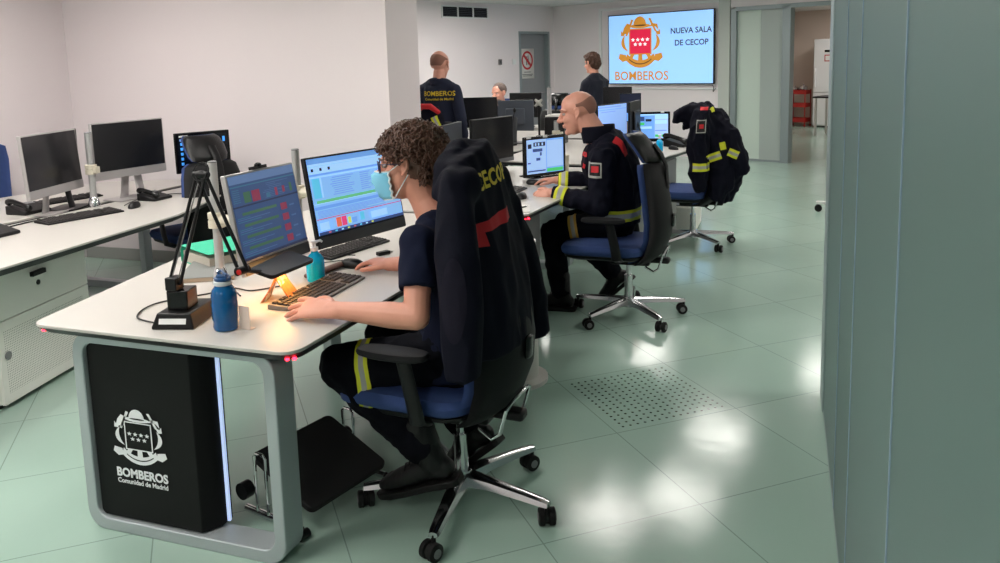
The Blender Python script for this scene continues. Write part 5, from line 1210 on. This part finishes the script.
blob('t_shirt', mb, 0.008, NAVYC, p, smooth=4, wr=0.007, wscale=10, seed=2, stretch=(1, 1, 0.6))
# trousers, boots
hips = [(-1.09, 2.41, 0.565), (-1.09, 2.59, 0.565)]; knees = [(-1.445, 2.33, 0.535), (-1.45, 2.67, 0.535)]; ankles = [(-1.16, 2.36, 0.27), (-1.10, 2.60, 0.26)]
tr = trousers(p, W, (-1.06, 2.5, 0.57), hips, knees, ankles, TROUS, seed=3)
bv = bvh_of(tr); sb = MB()
k0 = W @ Vec((-1.325, 2.362, 0.545)); k1 = W @ Vec((-1.445, 2.33, 0.535)); wrap_band(sb, bv, k0, k1, (0.014, 0.018, 0.014), (0, 1, 0), side=(0, 0, 1), maxr=0.16)
sb.build('reflective_band', [YEL, REFG], tr, sharp=0)
boot(p, W, (-1.13, 2.36, 0.225), (-0.95, -0.05, -0.30)); boot(p, W, (-1.08, 2.61, 0.22), (-0.75, 0.1, -0.65))
# hair of many small coils
def in_hair(d):   # d in head space: which directions carry hair
    x, y, z = d
    if x > 0.62 and z < 0.28: return False
    if x > 0.12 and z < 0.02: return False
    if z < -0.62: return x < -0.15 and z > -0.8
    if abs(y) > 0.6 and x > -0.25 and z < -0.08: return False
    return True
rnd = random.Random(11); mb = MB(W @ HM)
mb2 = MB(W @ HM); mb2.ell((-0.022, 0, 0.045), (0.101, 0.086, 0.093)); mb2.ell((-0.055, 0, -0.01), (0.066, 0.076, 0.085))
hr = blob('hair', mb2, 0.008, HAIRD, p, smooth=3, wr=0.01, wscale=40, stretch=(1, 1, 1))
n = 0
while n < 1400:
    z = rnd.uniform(-0.82, 1); a = rnd.uniform(0, 2 * PI); r_ = math.sqrt(max(0, 1 - z * z)); d = Vec((r_ * cos(a), r_ * sin(a), z))
    if not in_hair(d): continue
    n += 1
    base = Vec((-0.025 + d.x * 0.103, d.y * 0.09, 0.042 + d.z * 0.092))
    if d.z < 0: base.x -= 0.012
    L = rnd.uniform(0.024, 0.052); cr = rnd.uniform(0.006, 0.011); turns = rnd.uniform(1.2, 2.4); ph = rnd.uniform(0, 6.28)
    dr = (d + Vec((rnd.uniform(-.5, .5), rnd.uniform(-.5, .5), rnd.uniform(-.7, .2)))).normalized(); u = dr.orthogonal().normalized(); v = dr.cross(u)
    pts = []; N_ = int(6 * turns) + 3
    for k in range(N_ + 1):
        f_ = k / N_; an = ph + 2 * PI * turns * f_; pts.append(base + dr * (L * f_ * 0.8) + (u * cos(an) + v * sin(an)) * cr * min(1, 0.4 + f_ * 2) + Vec((0, 0, -0.018 * f_ * f_)))
    mb.tube(pts, [0.0028] * (len(pts) - 1) + [0.001], 4)
mb.build('curls', HAIRD, hr, sharp=0)
# eyebrows
mb = MB(W @ HM)
for q in (-1, 1): mb.tube([(0.097, q * 0.016, 0.028), (0.092, q * 0.035, 0.033), (0.076, q * 0.052, 0.028)], [0.003, 0.004, 0.002], 6)
mb.build('eyebrows', HAIRD, p)
# mask
def mask(p, W, HM):
    mb = MB(W @ HM); rows = []
    for i in range(9):
        z = -0.012 - 0.095 * i / 8; row = []
        for j in range(17):
            t_ = -1 + j / 8; an = t_ * 1.22
            bulge = 0.018 * sin(PI * min(1, (i + 0.6) / 8)) * cos(an) ** 2
            R_ = 0.066 + (0.022 if i < 8 else 0.014) ; x = 0.028 + (R_ + bulge) * cos(an) + 0.014 * max(0, 1 - abs(i - 1.5) / 3) * max(0, 1 - abs(t_) * 4); y = (0.070 - 0.008 * i / 8) * sin(an)
            x += 0.0028 * ((i % 2) * 2 - 1)
            row.append((x, y, z - 0.008 * (1 - abs(t_)) * (i / 8)))
        rows.append(row)
    mb.grid(rows, 0); o = mb.build('face_mask', MASKB, p, sharp=0); s = o.modifiers.new('s', 'SOLIDIFY'); s.thickness = 0.002
    mb = MB(W @ HM)
    mb.tube([rows[0][j] for j in range(17)], 0.0022, 6); mb.tube([rows[-1][j] for j in range(17)], 0.0022, 6)
    for q, j in ((-1, 0), (1, 16)):
        mb.tube([rows[i][j] for i in range(9)], 0.004, 6)
        e = Vec((-0.012, q * 0.082, 0.022)); mb.tube([rows[0][j], (0.02, q * 0.078, 0.008), e], 0.0018, 6); mb.tube([rows[8][j], (0.01, q * 0.076, -0.055), Vec((-0.012, q * 0.082, -0.028))], 0.0018, 6)
    mb.build('mask_straps', MASKW, o)
mask(p, W, HM)
mb = MB(W @ HM)
for q in (-1, 1):
    pts = [(0.106 - 5.5 * (q * (0.033 + 0.025 * q * abs(cos(a)) ** 0.6 * (1 if cos(a) > 0 else -1))) ** 2, q * 0.033 + 0.025 * abs(cos(a)) ** 0.6 * (1 if cos(a) > 0 else -1), 0.004 + 0.019 * abs(sin(a)) ** 0.6 * (1 if sin(a) > 0 else -1)) for a in [2 * PI * k / 24 for k in range(25)]]
    mb.tube(pts, 0.003, 6); mb.tube([(0.089, q * 0.057, 0.014), (0.06, q * 0.077, 0.014), (0.0, q * 0.082, 0.01), (-0.015, q * 0.08, -0.005)], 0.002, 6)
mb.tube([(0.106, -0.006, 0.01), (0.109, 0, 0.013), (0.106, 0.006, 0.01)], 0.002, 6); gl = mb.build('glasses', GLASSF, p)

# ---- the bald man in the fire jacket
p = person('bald person in navy fire jacket with yellow bands, seated with a mouse', (-1.03, 4.9, 0)); W = world_to(p)
face = Vec((-0.985, -0.16, -0.16)); HM = frame((-1.225, 4.90, 1.235), face, zdir=(0, 0, 1)); HS = 1.10
mb = MB(W); head_prims(mb, HM, HS)
mb.tube([(-1.175, 4.905, 1.19), (-1.13, 4.91, 1.12), (-1.08, 4.91, 1.04)], [0.072, 0.074, 0.085], 16, dome=True)
mb.tube([(-1.0, 4.91, 0.6), (-1.0, 4.91, 0.85), (-1.06, 4.91, 1.0)], [0.12, 0.14, 0.1], 18, side=SIDEY, flat=0.6, dome=True)
LS, LE, LWr = Vec((-1.03, 4.70, 0.97)), Vec((-1.03, 4.64, 0.70)), Vec((-1.345, 4.67, 0.765)); RS, RE, RWr = Vec((-1.05, 5.12, 0.97)), Vec((-1.20, 5.17, 0.76)), Vec((-1.43, 5.11, 0.775))
for S_, E_, Wr in ((LS, LE, LWr), (RS, RE, RWr)):
    mb.tube([S_, S_.lerp(E_, 0.5), E_], [0.05, 0.045, 0.041], 14, dome=True); mb.tube([E_, E_.lerp(Wr, 0.5), Wr], [0.041, 0.036, 0.028], 14, dome=True)
hand_prims(mb, LWr, (-0.95, 0.0, -0.25), (0.1, -0.8, 0.7), (0.0, 1, 0.7), curl=0.45)
hand_prims(mb, RWr, (-0.98, 0.05, 0.0), (0, 0, 1), (-0.1, -1, -0.3), curl=0.28)
mb.tube([(-1.0, 4.81, 0.55), (-1.36, 4.765, 0.50), (-1.32, 4.76, 0.14)], [0.07, 0.045, 0.035], 12, dome=True); mb.tube([(-1.0, 5.0, 0.55), (-1.35, 5.07, 0.50), (-1.07, 5.08, 0.20)], [0.07, 0.045, 0.035], 12, dome=True)
blob('body', mb, 0.0045, SKIN2, p, smooth=4)
eyes(HM, HS, p, W)
# cropped hair ring
cropped(W @ HM @ Matrix.Scale(HS, 4), HAIRS, p)
mb = MB(W @ HM @ Matrix.Scale(HS, 4))
for q in (-1, 1): mb.tube([(0.097, q * 0.016, 0.03), (0.091, q * 0.035, 0.034), (0.076, q * 0.052, 0.03)], [0.0025, 0.003, 0.0015], 6)
mb.build('eyebrows', HAIRS, p)
# jacket
def fire_jacket():
    mb = MB(W)
    mb.tube([(-0.985, 4.91, 0.555), (-0.985, 4.91, 0.66), (-0.98, 4.91, 0.78), (-0.985, 4.91, 0.91), (-1.02, 4.91, 1.02), (-1.07, 4.91, 1.09)], [0.205, 0.21, 0.21, 0.215, 0.19, 0.12], 26, side=SIDEY, flat=[0.70, 0.70, 0.68, 0.64, 0.62, 0.8])
    mb.tube([(-1.02, 4.74, 0.99), (-1.04, 4.91, 1.04), (-1.04, 5.08, 0.99)], [0.08, 0.09, 0.08], 16, dome=True)
    mb.ell((-1.115, 4.905, 0.93), (0.085, 0.165, 0.13))
    for S_, E_, Wr in ((LS, LE, LWr), (RS, RE, RWr)):
        e2 = E_.lerp(Wr, 0.96)
        mb.tube([S_, S_.lerp(E_, 0.5), E_], [0.084, 0.075, 0.068], 18, dome=True); mb.tube([E_, E_.lerp(Wr, 0.5), e2], [0.068, 0.062, 0.05], 18); mb.ell(E_, (0.068, 0.068, 0.068))
    return blob('jacket', mb, 0.0075, NAVYJ, p, smooth=4, wr=0.011, wscale=10, seed=5, stretch=(1, 1, 0.7))
jk = fire_jacket(); bv = bvh_of(jk); sb = MB()
for E_, Wr in ((LE, LWr), (RE, RWr)):
    wrap_band(sb, bv, W @ E_.lerp(Wr, 0.68), W @ Wr, (0.018, 0.026, 0.018), (0, 1, 0), maxr=0.15)
wrap_band(sb, bv, W @ Vec((-0.985, 4.91, 0.655)), W @ Vec((-0.985, 4.91, 0.6)), (0.02, 0.03, 0.02), (0, 1, 0), n=70, side=(1, 0, 0), maxr=0.4)
sb.build('reflective_band', [YEL, REFG], jk, sharp=0)
# collar
mb = MB(W); rows = []
for i in range(5):
    row = []
    for j in range(25):
        a = math.radians(-165 + 330 * j / 24); r_ = 0.092 + 0.006 * i / 4
        row.append((-1.09 + r_ * cos(a) * 1.12 - 0.004 * i, 4.91 + r_ * sin(a), 1.055 + 0.025 * i + 0.010 * cos(a)))
    rows.append(row)
mb.grid(rows); c = mb.build('collar', NAVYJ, jk, sharp=0); s = c.modifiers.new('s', 'SOLIDIFY'); s.thickness = 0.008
# red trims and badge pressed on the cloth
def rect2(x0, y0, x1, y1, mi, cut=0.012): v, f = poly_cut([(x0, y0), (x1, y0), (x1, y1), (x0, y1)], cut); return (v, f, mi)
Mb = W @ frame((-1.055, 4.60, 0.915), (1, 0.1, 0), ydir=(0, 0, 1)); Mb = Mb
bad = [rect2(-0.042, -0.045, 0.042, 0.045, 0), rect2(-0.034, -0.032, 0.034, 0.036, 1), rect2(-0.022, -0.012, 0.024, 0.024, 2)]
bad = [([(q[0], q[1], 0.0) for q in v], f, m) for v, f, m in bad]
for k, b_ in enumerate(bad): decal('badge', jk, Mb, [b_], [REFG, BLACKP, REDC], jk, off=0.004 + 0.0012 * k)
Ms = W @ frame((-1.15, 4.60, 0.985), (0.92, 0.1, 0.1), ydir=(0, 0, 1)); decal('red_flash', jk, Ms, [rect2(-0.05, -0.012, 0.03, 0.014, 0)], [REDC], jk, off=0.004)
decal('red_flash', jk, W @ frame((-1.16, 4.60, 0.92), (1, 0, -0.3), ydir=(0, 0, 1)), [rect2(-0.014, -0.014, 0.014, 0.014, 0)], [REDC], jk, off=0.004)
decal('red_flash', jk, W @ frame((-0.955, 4.80, 1.01), (1, 0, -0.5), ydir=(0, 1, 0)), [rect2(-0.05, -0.035, 0.06, 0.01, 0)], [REDC], jk, off=0.004)
hips = [(-1.0, 4.81, 0.56), (-1.0, 5.0, 0.56)]; knees = [(-1.37, 4.76, 0.50), (-1.36, 5.07, 0.50)]; ankles = [(-1.32, 4.76, 0.13), (-1.06, 5.08, 0.19)]
tr = trousers(p, W, (-0.99, 4.91, 0.57), hips, knees, ankles, TROUS, seed=6, r=1.02); bv = bvh_of(tr); sb = MB()
wrap_band(sb, bv, W @ Vec((-1.20, 4.785, 0.53)), W @ Vec((-1.37, 4.76, 0.50)), (0.016, 0.022, 0.016), (0, 1, 0), side=(0, 0, 1), maxr=0.16)
sb.build('reflective_band', [mat('amber_reflective', (206, 160, 60), 0.6), REFG], tr, sharp=0)
boot(p, W, (-1.31, 4.76, 0.104), (-1, -0.08, 0.0)); boot(p, W, (-1.04, 5.09, 0.165), (-0.6, 0.05, -0.55))

# ---- the standing man seen from behind
def standing(label, x, y, face, H, skin, top, low, seed, hairm, head_s=1.0, arms='down', bare_arms=False):
    p = person(label, (x, y, 0)); W = world_to(p) @ T(0, 0, 0)
    f = Vec(face).normalized(); sd = Vec((0, 0, 1)).cross(f).normalized()
    k = H / 1.72
    P = lambda a, b, c: Vec((x, y, 0)) + f * (a * k) + sd * (b * k) + Vec((0, 0, c * k))
    HM = frame(P(0.03, 0, 1.60), f + Vec((0, 0, -0.12)), zdir=(0, 0, 1)); s = head_s * k
    mb = MB(W); head_prims(mb, HM, s)
    mb.tube([P(0.01, 0, 1.53), P(-0.01, 0, 1.46), P(-0.02, 0, 1.38)], [0.058 * k, 0.058 * k, 0.07 * k], 14, dome=True); mb.tube([P(0, 0, 0.95), P(0, 0, 1.2), P(-0.01, 0, 1.38)], [0.12 * k, 0.13 * k, 0.09 * k], 16, side=sd, flat=0.6, dome=True)
    J = {}
    for q in (-1, 1):
        S_, E_, Wr = P(-0.02, q * 0.185, 1.345), P(-0.02, q * 0.24, 1.08), P(0.10, q * 0.21, 0.88)
        if arms == 'fold': E_, Wr = P(0.04, q * 0.22, 1.12), P(0.24, q * 0.10, 1.10)
        J[q] = (S_, E_, Wr); mb.tube([S_, S_.lerp(E_, .5), E_], [0.05 * k, 0.043 * k, 0.038 * k], 12, dome=True); mb.tube([E_, E_.lerp(Wr, .4), Wr], [0.038 * k, 0.036 * k, 0.026 * k], 12, dome=True)
        hand_prims(mb, Wr, (f * 0.5 + Vec((0, 0, -0.8))) if arms == 'down' else (f * 0.7 - sd * q * 0.7), sd * q if arms == 'down' else Vec((0, 0, 1)), f, curl=0.3, s=k)
        mb.tube([P(0, q * 0.09, 0.9), P(0.01, q * 0.09, 0.5), P(-0.01, q * 0.09, 0.08)], [0.075 * k, 0.05 * k, 0.036 * k], 12, dome=True)
    blob('body', mb, 0.0055, skin, p, smooth=4); eyes(HM, s, p, W)
    mb = MB(W)
    mb.tube([P(0, 0, 0.88), P(0, 0, 1.0), P(0, 0, 1.15), P(-0.005, 0, 1.3), P(-0.015, 0, 1.39), P(-0.02, 0, 1.425)], [0.19 * k, 0.185 * k, 0.18 * k, 0.20 * k, 0.17 * k, 0.09 * k], 24, side=sd, flat=[0.7, 0.68, 0.66, 0.62, 0.62, 0.8])
    mb.tube([P(-0.02, -0.17, 1.345), P(-0.02, -0.08, 1.40), P(-0.02, 0, 1.43), P(-0.02, 0.08, 1.40), P(-0.02, 0.17, 1.345)], [0.066 * k, 0.064 * k, 0.07 * k, 0.064 * k, 0.066 * k], 16, dome=True)
    for q in (-1, 1):
        S_, E_, Wr = J[q]
        if bare_arms: mb.tube([S_, S_.lerp(E_, .6)], [0.066 * k, 0.06 * k], 14, dome=True)
        else: mb.tube([S_, S_.lerp(E_, .5), E_, E_.lerp(Wr, .5), E_.lerp(Wr, .95)], [0.066 * k, 0.058 * k, 0.054 * k, 0.048 * k, 0.04 * k], 14, dome=True)
    sh = blob('shirt', mb, 0.009, top, p, smooth=4, wr=0.007, wscale=9, seed=seed)
    trousers(p, W, P(0, 0, 0.88), [P(0, -0.09, 0.86), P(0, 0.09, 0.86)], [P(0.015, -0.095, 0.5), P(0.015, 0.095, 0.5)], [P(-0.01, -0.10, 0.12), P(-0.01, 0.10, 0.12)], low, seed=seed, side=sd, r=k)
    for q in (-1, 1): boot(p, W, P(-0.01, q * 0.10, 0.104 / k), f, s=1.0)
    return p, W, HM, s, sh, f, sd, P
F2 = (0.10, 0.99, 0)
p, W, HM, s, sh, f, sd, P = standing('balding person standing with back turned in navy sweatshirt with yellow lettering', -3.14, 7.13, F2, 1.67, SKIN2, mat('navy_fleece', (22, 28, 52), 0.9, bump=0.3), TROUS, 8, HAIRS, head_s=1.12)
cropped(W @ HM @ Matrix.Scale(s, 4), HAIRS, p)
mb = MB(W); rows = []
for i in range(4):
    rows.append([P(-0.02 + (0.082 + 0.004 * i) * cos(a), (0.085) * sin(a), 1.395 + 0.02 * i + 0.01 * (-cos(a))) for a in [2 * PI * j / 24 for j in range(25)]])
mb.grid(rows); c = mb.build('collar', mat('navy_fleece', (22, 28, 52), 0.9), sh, sharp=0); c.modifiers.new('s', 'SOLIDIFY').thickness = 0.006
Mt = W @ frame(P(-0.2, 0, 1.285), -Vec(sd) , zdir=-f)
v, fc = text_mesh('BOMBEROS', 0.064, bold=0.0009, cut=0.012); v2, f2 = text_mesh('Comunidad de Madrid', 0.032, bold=0.0006, cut=0.012)
pc = [([(a[0] + 0.05, a[1] + 0.015, 0) for a in v], fc, 0), ([(a[0] + 0.05, a[1] - 0.027, 0) for a in v2], f2, 0)]
decal('lettering', sh, Mt, pc, [GOLDT], sh, off=0.004, back=0.2)

# ---- the woman standing by the wall screen
p, W, HM, s, sh, f, sd, P = standing('person with short brown hair and dark t-shirt standing left of the wall screen', -2.20, 9.62, (-0.9, 0.42, 0), 1.63, SKIN, mat('dark_tshirt', (20, 23, 40), 0.9, bump=0.3), TROUS, 9, HAIRB, head_s=0.98, arms='fold', bare_arms=True)
mb = MB(W @ HM @ Matrix.Scale(s, 4)); mb.ell((-0.02, 0, 0.055), (0.11, 0.094, 0.096)); mb.ell((-0.06, 0, 0.0), (0.07, 0.085, 0.085)); mb.ell((-0.07, 0, -0.04), (0.04, 0.055, 0.05)); mb.ell((0.045, 0.02, 0.10), (0.05, 0.05, 0.028)); mb.ell((-0.01, 0, 0.11), (0.07, 0.06, 0.035))
blob('hair', mb, 0.007, HAIRB, p, smooth=3, wr=0.012, wscale=28, seed=4, stretch=(1, 1, 0.6))
# lettering on the sleeve side of her t-shirt


# ---- the man seated far behind
p = person('grey haired bearded person sitting far back by the wall', (-3.70, 10.45, 0)); W = world_to(p)
face = Vec((0.1, -0.98, -0.05)); HM = frame((-3.70, 10.40, 1.135), Vec((-0.35, -0.93, -0.05)), zdir=(-0.12, 0, 1)); s = 1.12
mb = MB(W); head_prims(mb, HM, s); mb.tube([(-3.69, 10.43, 1.07), (-3.68, 10.45, 1.0), (-3.68, 10.46, 0.94)], [0.056, 0.056, 0.07], 14, dome=True)
mb.tube([(-3.68, 10.47, 0.55), (-3.68, 10.47, 0.75), (-3.68, 10.47, 0.93)], [0.13, 0.13, 0.10], 14, side=(1, 0, 0), flat=0.6, dome=True)
for q in (-1, 1):
    mb.tube([(-3.68 + q * 0.18, 10.46, 0.90), (-3.68 + q * 0.22, 10.38, 0.66), (-3.68 + q * 0.15, 10.14, 0.69)], [0.048, 0.04, 0.03], 12, dome=True)
    hand_prims(mb, (-3.68 + q * 0.15, 10.14, 0.69), (-0.2 * q, -1, 0.0), (0, 0, 1), (-q, 0, 0), s=0.95)
    mb.tube([(-3.68 + q * 0.09, 10.45, 0.53), (-3.68 + q * 0.12, 10.12, 0.52), (-3.68 + q * 0.12, 10.12, 0.12)], [0.07, 0.05, 0.04], 12, dome=True)
blob('body', mb, 0.0055, SKIN2, p, smooth=4); eyes(HM, s, p, W)
mb = MB(W @ HM @ Matrix.Scale(s, 4)); mb.ell((-0.024, 0, 0.05), (0.099, 0.082, 0.086)); blob('hair', mb, 0.007, HAIRG, p, smooth=2, wr=0.006, wscale=30)
mb = MB(W @ HM @ Matrix.Scale(s, 4)); mb.ell((0.045, 0, -0.085), (0.052, 0.053, 0.042)); mb.tube([(0.098, -0.022, -0.05), (0.107, 0, -0.044), (0.098, 0.022, -0.05)], [0.006, 0.008, 0.006], 8, dome=True); blob('beard', mb, 0.006, HAIRG, p, smooth=2, wr=0.004, wscale=40)
mb = MB(W); mb.tube([(-3.68, 10.47, 0.5), (-3.68, 10.47, 0.7), (-3.68, 10.47, 0.86), (-3.68, 10.47, 0.93)], [0.19, 0.18, 0.19, 0.12], 20, side=(1, 0, 0), flat=0.62)
mb.tube([(-3.83, 10.46, 0.90), (-3.68, 10.46, 0.935), (-3.53, 10.46, 0.90)], [0.065, 0.072, 0.065], 14, dome=True)
for q in (-1, 1): mb.tube([(-3.68 + q * 0.18, 10.46, 0.90), (-3.68 + q * 0.21, 10.40, 0.75)], [0.064, 0.056], 14, dome=True)
blob('shirt', mb, 0.009, mat('dark_tshirt', (20, 23, 40), 0.9), p, smooth=4, wr=0.006)
trousers(p, W, (-3.68, 10.46, 0.53), [(-3.77, 10.45, 0.54), (-3.59, 10.45, 0.54)], [(-3.80, 10.1, 0.50), (-3.56, 10.1, 0.50)], [(-3.80, 10.1, 0.13), (-3.56, 10.1, 0.13)], TROUS, side=(1, 0, 0))
for q in (-1, 1): boot(p, W, (-3.68 + q * 0.12, 10.1, 0.104), (0, -1, 0))

# ---------------------------------------------------------------- jackets on chairs
t = thing('fire_jacket', 'navy jacket with yellow CECOP lettering and red stripe hung over the nearest chair', 'jacket', (-0.93, 2.5, 0.5)); W = world_to(t)
mb = MB(W)
mb.tube([(-0.99, 2.46, 1.28), (-0.975, 2.47, 1.22), (-0.955, 2.47, 1.10), (-0.935, 2.48, 0.95), (-0.92, 2.49, 0.8), (-0.915, 2.49, 0.62)], [0.14, 0.17, 0.20, 0.225, 0.24, 0.25], 30, side=SIDEY, flat=[0.42, 0.38, 0.36, 0.38, 0.42, 0.42])
mb.tube([(-1.035, 2.30, 1.15), (-1.03, 2.35, 1.22), (-1.03, 2.46, 1.275), (-0.99, 2.58, 1.26)], [0.025, 0.038, 0.042, 0.04], 12, dome=True)
mb.tube([(-0.965, 2.33, 1.22), (-0.95, 2.25, 1.13), (-0.93, 2.20, 0.98), (-0.915, 2.18, 0.8), (-0.915, 2.175, 0.60)], [0.06, 0.07, 0.072, 0.07, 0.062], 18, side=(1, 0, 0), flat=0.8)
mb.ell((-0.955, 2.29, 1.18), (0.07, 0.075, 0.07))
mb.tube([(-0.965, 2.60, 1.19), (-0.955, 2.68, 1.05), (-0.925, 2.75, 0.88), (-0.90, 2.80, 0.7), (-0.885, 2.82, 0.53)], [0.06, 0.072, 0.072, 0.07, 0.064], 18, side=(1, 0, 0), flat=0.8)
jk = blob('cloth', mb, 0.008, NAVYJ, t, smooth=22, wr=0.009, wscale=7, seed=9, stretch=(1.2, 1.2, 0.35), strength=0.6)
Mt = W @ frame((-0.7, 2.455, 1.165), (0, 1, 0.06), zdir=(1, 0, 0))
v, fc = text_mesh('CECOP', 0.076, bold=0.0022, cut=0.012)
decal('lettering', jk, Mt, [([(a[0], a[1], 0) for a in v], fc, 0)], [GOLDT], jk, off=0.004, back=0.2)
st = poly_cut([(-0.115, 0.03), (0.095, 0.055), (0.115, 0.01), (-0.09, 0.0), (-0.085, -0.045), (-0.13, -0.042)], 0.014)
decal('red_stripe', jk, W @ frame((-0.7, 2.42, 1.03), (0, 1, 0.0), zdir=(1, 0, 0)), [(st[0], st[1], 0)], [REDC], jk, off=0.004, back=0.2)
pt = poly_cut([(0.042 * cos(a) if abs(cos(a)) < 2 else 0, 0.13 * sin(a)) for a in [2 * PI * k / 24 for k in range(24)]], 0.02)
decal('elbow_patch', jk, W @ frame((-0.92, 1.9, 0.86), (1, 0.0, 0), zdir=(0, -1, 0)), [(pt[0], pt[1], 0)], [NAVYP], jk, off=0.003, back=0.2)

t = thing('fire_jacket', 'black jacket with short yellow reflective bands thrown over the far swivel chair', 'jacket', (-0.58, 6.75, 0.4)); W = world_to(t) @ T(-0.025, 0, 0)
mb = MB(W)
mb.tube([(-0.63, 6.74, 1.17), (-0.58, 6.74, 1.08), (-0.53, 6.75, 0.92), (-0.47, 6.76, 0.74), (-0.455, 6.76, 0.55), (-0.50, 6.76, 0.42)], [0.13, 0.20, 0.235, 0.26, 0.27, 0.25], 26, side=SIDEY, flat=[0.5, 0.52, 0.55, 0.62, 0.55, 0.45])
mb.tube([(-0.63, 6.62, 1.16), (-0.70, 6.60, 1.13), (-0.80, 6.60, 1.08), (-0.83, 6.60, 1.05)], [0.05, 0.06, 0.05, 0.022], 12, dome=True)
mb.tube([(-0.66, 6.64, 1.10), (-0.74, 6.62, 0.99)], [0.07, 0.03], 12, dome=True)
mb.tube([(-0.60, 6.58, 1.10), (-0.63, 6.50, 0.95), (-0.63, 6.48, 0.78), (-0.62, 6.49, 0.56)], [0.08, 0.085, 0.082, 0.07], 16, dome=True)
mb.tube([(-0.50, 6.70, 1.08), (-0.40, 6.62, 0.93), (-0.33, 6.60, 0.76), (-0.30, 6.62, 0.66)], [0.07, 0.08, 0.08, 0.06], 16, dome=True)
mb.tube([(-0.33, 6.64, 0.68), (-0.37, 6.66, 0.54), (-0.40, 6.68, 0.42)], [0.08, 0.06, 0.035], 14, dome=True)
jk = blob('cloth', mb, 0.009, NAVYJ, t, smooth=5, wr=0.02, wscale=8, seed=12, stretch=(1.2, 1.2, 0.6))
def dc(name, x, z, w_, h_, ang, mats, pieces=None, off=0.004):
    M_ = W @ frame((x, 6.0, z), (cos(ang), 0, sin(ang)), zdir=(0.0, -1, 0)); pcs = pieces or [rect2(-w_, -h_, w_, h_, 0)]
    return decal(name, jk, M_, pcs, mats, jk, off=off, back=0.1, maxd=1.2)
for x, z, w_, ang in ((-0.60, 0.70, 0.06, 0.0), (-0.50, 0.775, 0.05, 0.35), (-0.36, 0.80, 0.04, -0.4)):
    dc('reflective_band', x, z, w_, 0.03, ang, [YEL, REFG], [rect2(-w_, -0.032, w_, -0.012, 0), rect2(-w_, -0.012, w_, 0.012, 1), rect2(-w_, 0.012, w_, 0.032, 0)])
dc('reflective_band', -0.44, 0.86, 0.022, 0.03, 0.2, [YEL])
dc('badge', -0.60, 1.02, 0.036, 0.05, 0, [REFG]); dc('badge', -0.60, 1.02, 0.03, 0.042, 0, [BLACKP], off=0.0055); dc('badge', -0.596, 1.02, 0.016, 0.016, 0, [REDC], off=0.007)
dc('red_flash', -0.585, 1.155, 0.03, 0.012, 0, [REDC]); dc('yellow_flash', -0.53, 1.14, 0.012, 0.02, 0.4, [YEL])
# jacket with red lining behind the curly hair
t = thing('fire_jacket', 'dark jacket with red collar and yellow band on a chair behind the curly hair', 'jacket', (-2.9, 6.45, 0.7)); W = world_to(t)
mb = MB(W)
mb.tube([(-2.93, 6.45, 1.17), (-2.93, 6.45, 1.08), (-2.92, 6.45, 0.9), (-2.92, 6.45, 0.6)], [0.08, 0.12, 0.16, 0.17], 20, side=(1, 0, 0), flat=0.5, dome=True)
jk = blob('cloth', mb, 0.009, NAVYJ, t, smooth=3, wr=0.012, wscale=9, seed=14)
mb = MB(W); mb.tube([(-3.03, 6.40, 1.16), (-2.98, 6.37, 1.20), (-2.90, 6.37, 1.20), (-2.84, 6.40, 1.15)], [0.02, 0.026, 0.026, 0.02], 12, dome=True); mb.build('red_collar', REDC, jk)
mb = MB(W)
decal('reflective_band', jk, W @ frame((-2.855, 6.0, 1.06), (1, 0.0, 0.45), zdir=(0, -1, 0)), [rect2(-0.032, -0.09, -0.014, 0.055, 0), rect2(-0.014, -0.09, 0.006, 0.055, 1), rect2(0.006, -0.09, 0.024, 0.055, 0)], [YEL, REFG], jk, off=0.004, back=0.1, maxd=1.2)
simple_chair('black chair under the jacket with the red collar', (-2.92, 6.75, 0), PI / 2, BLACKP, z=1.05, w=0.16)
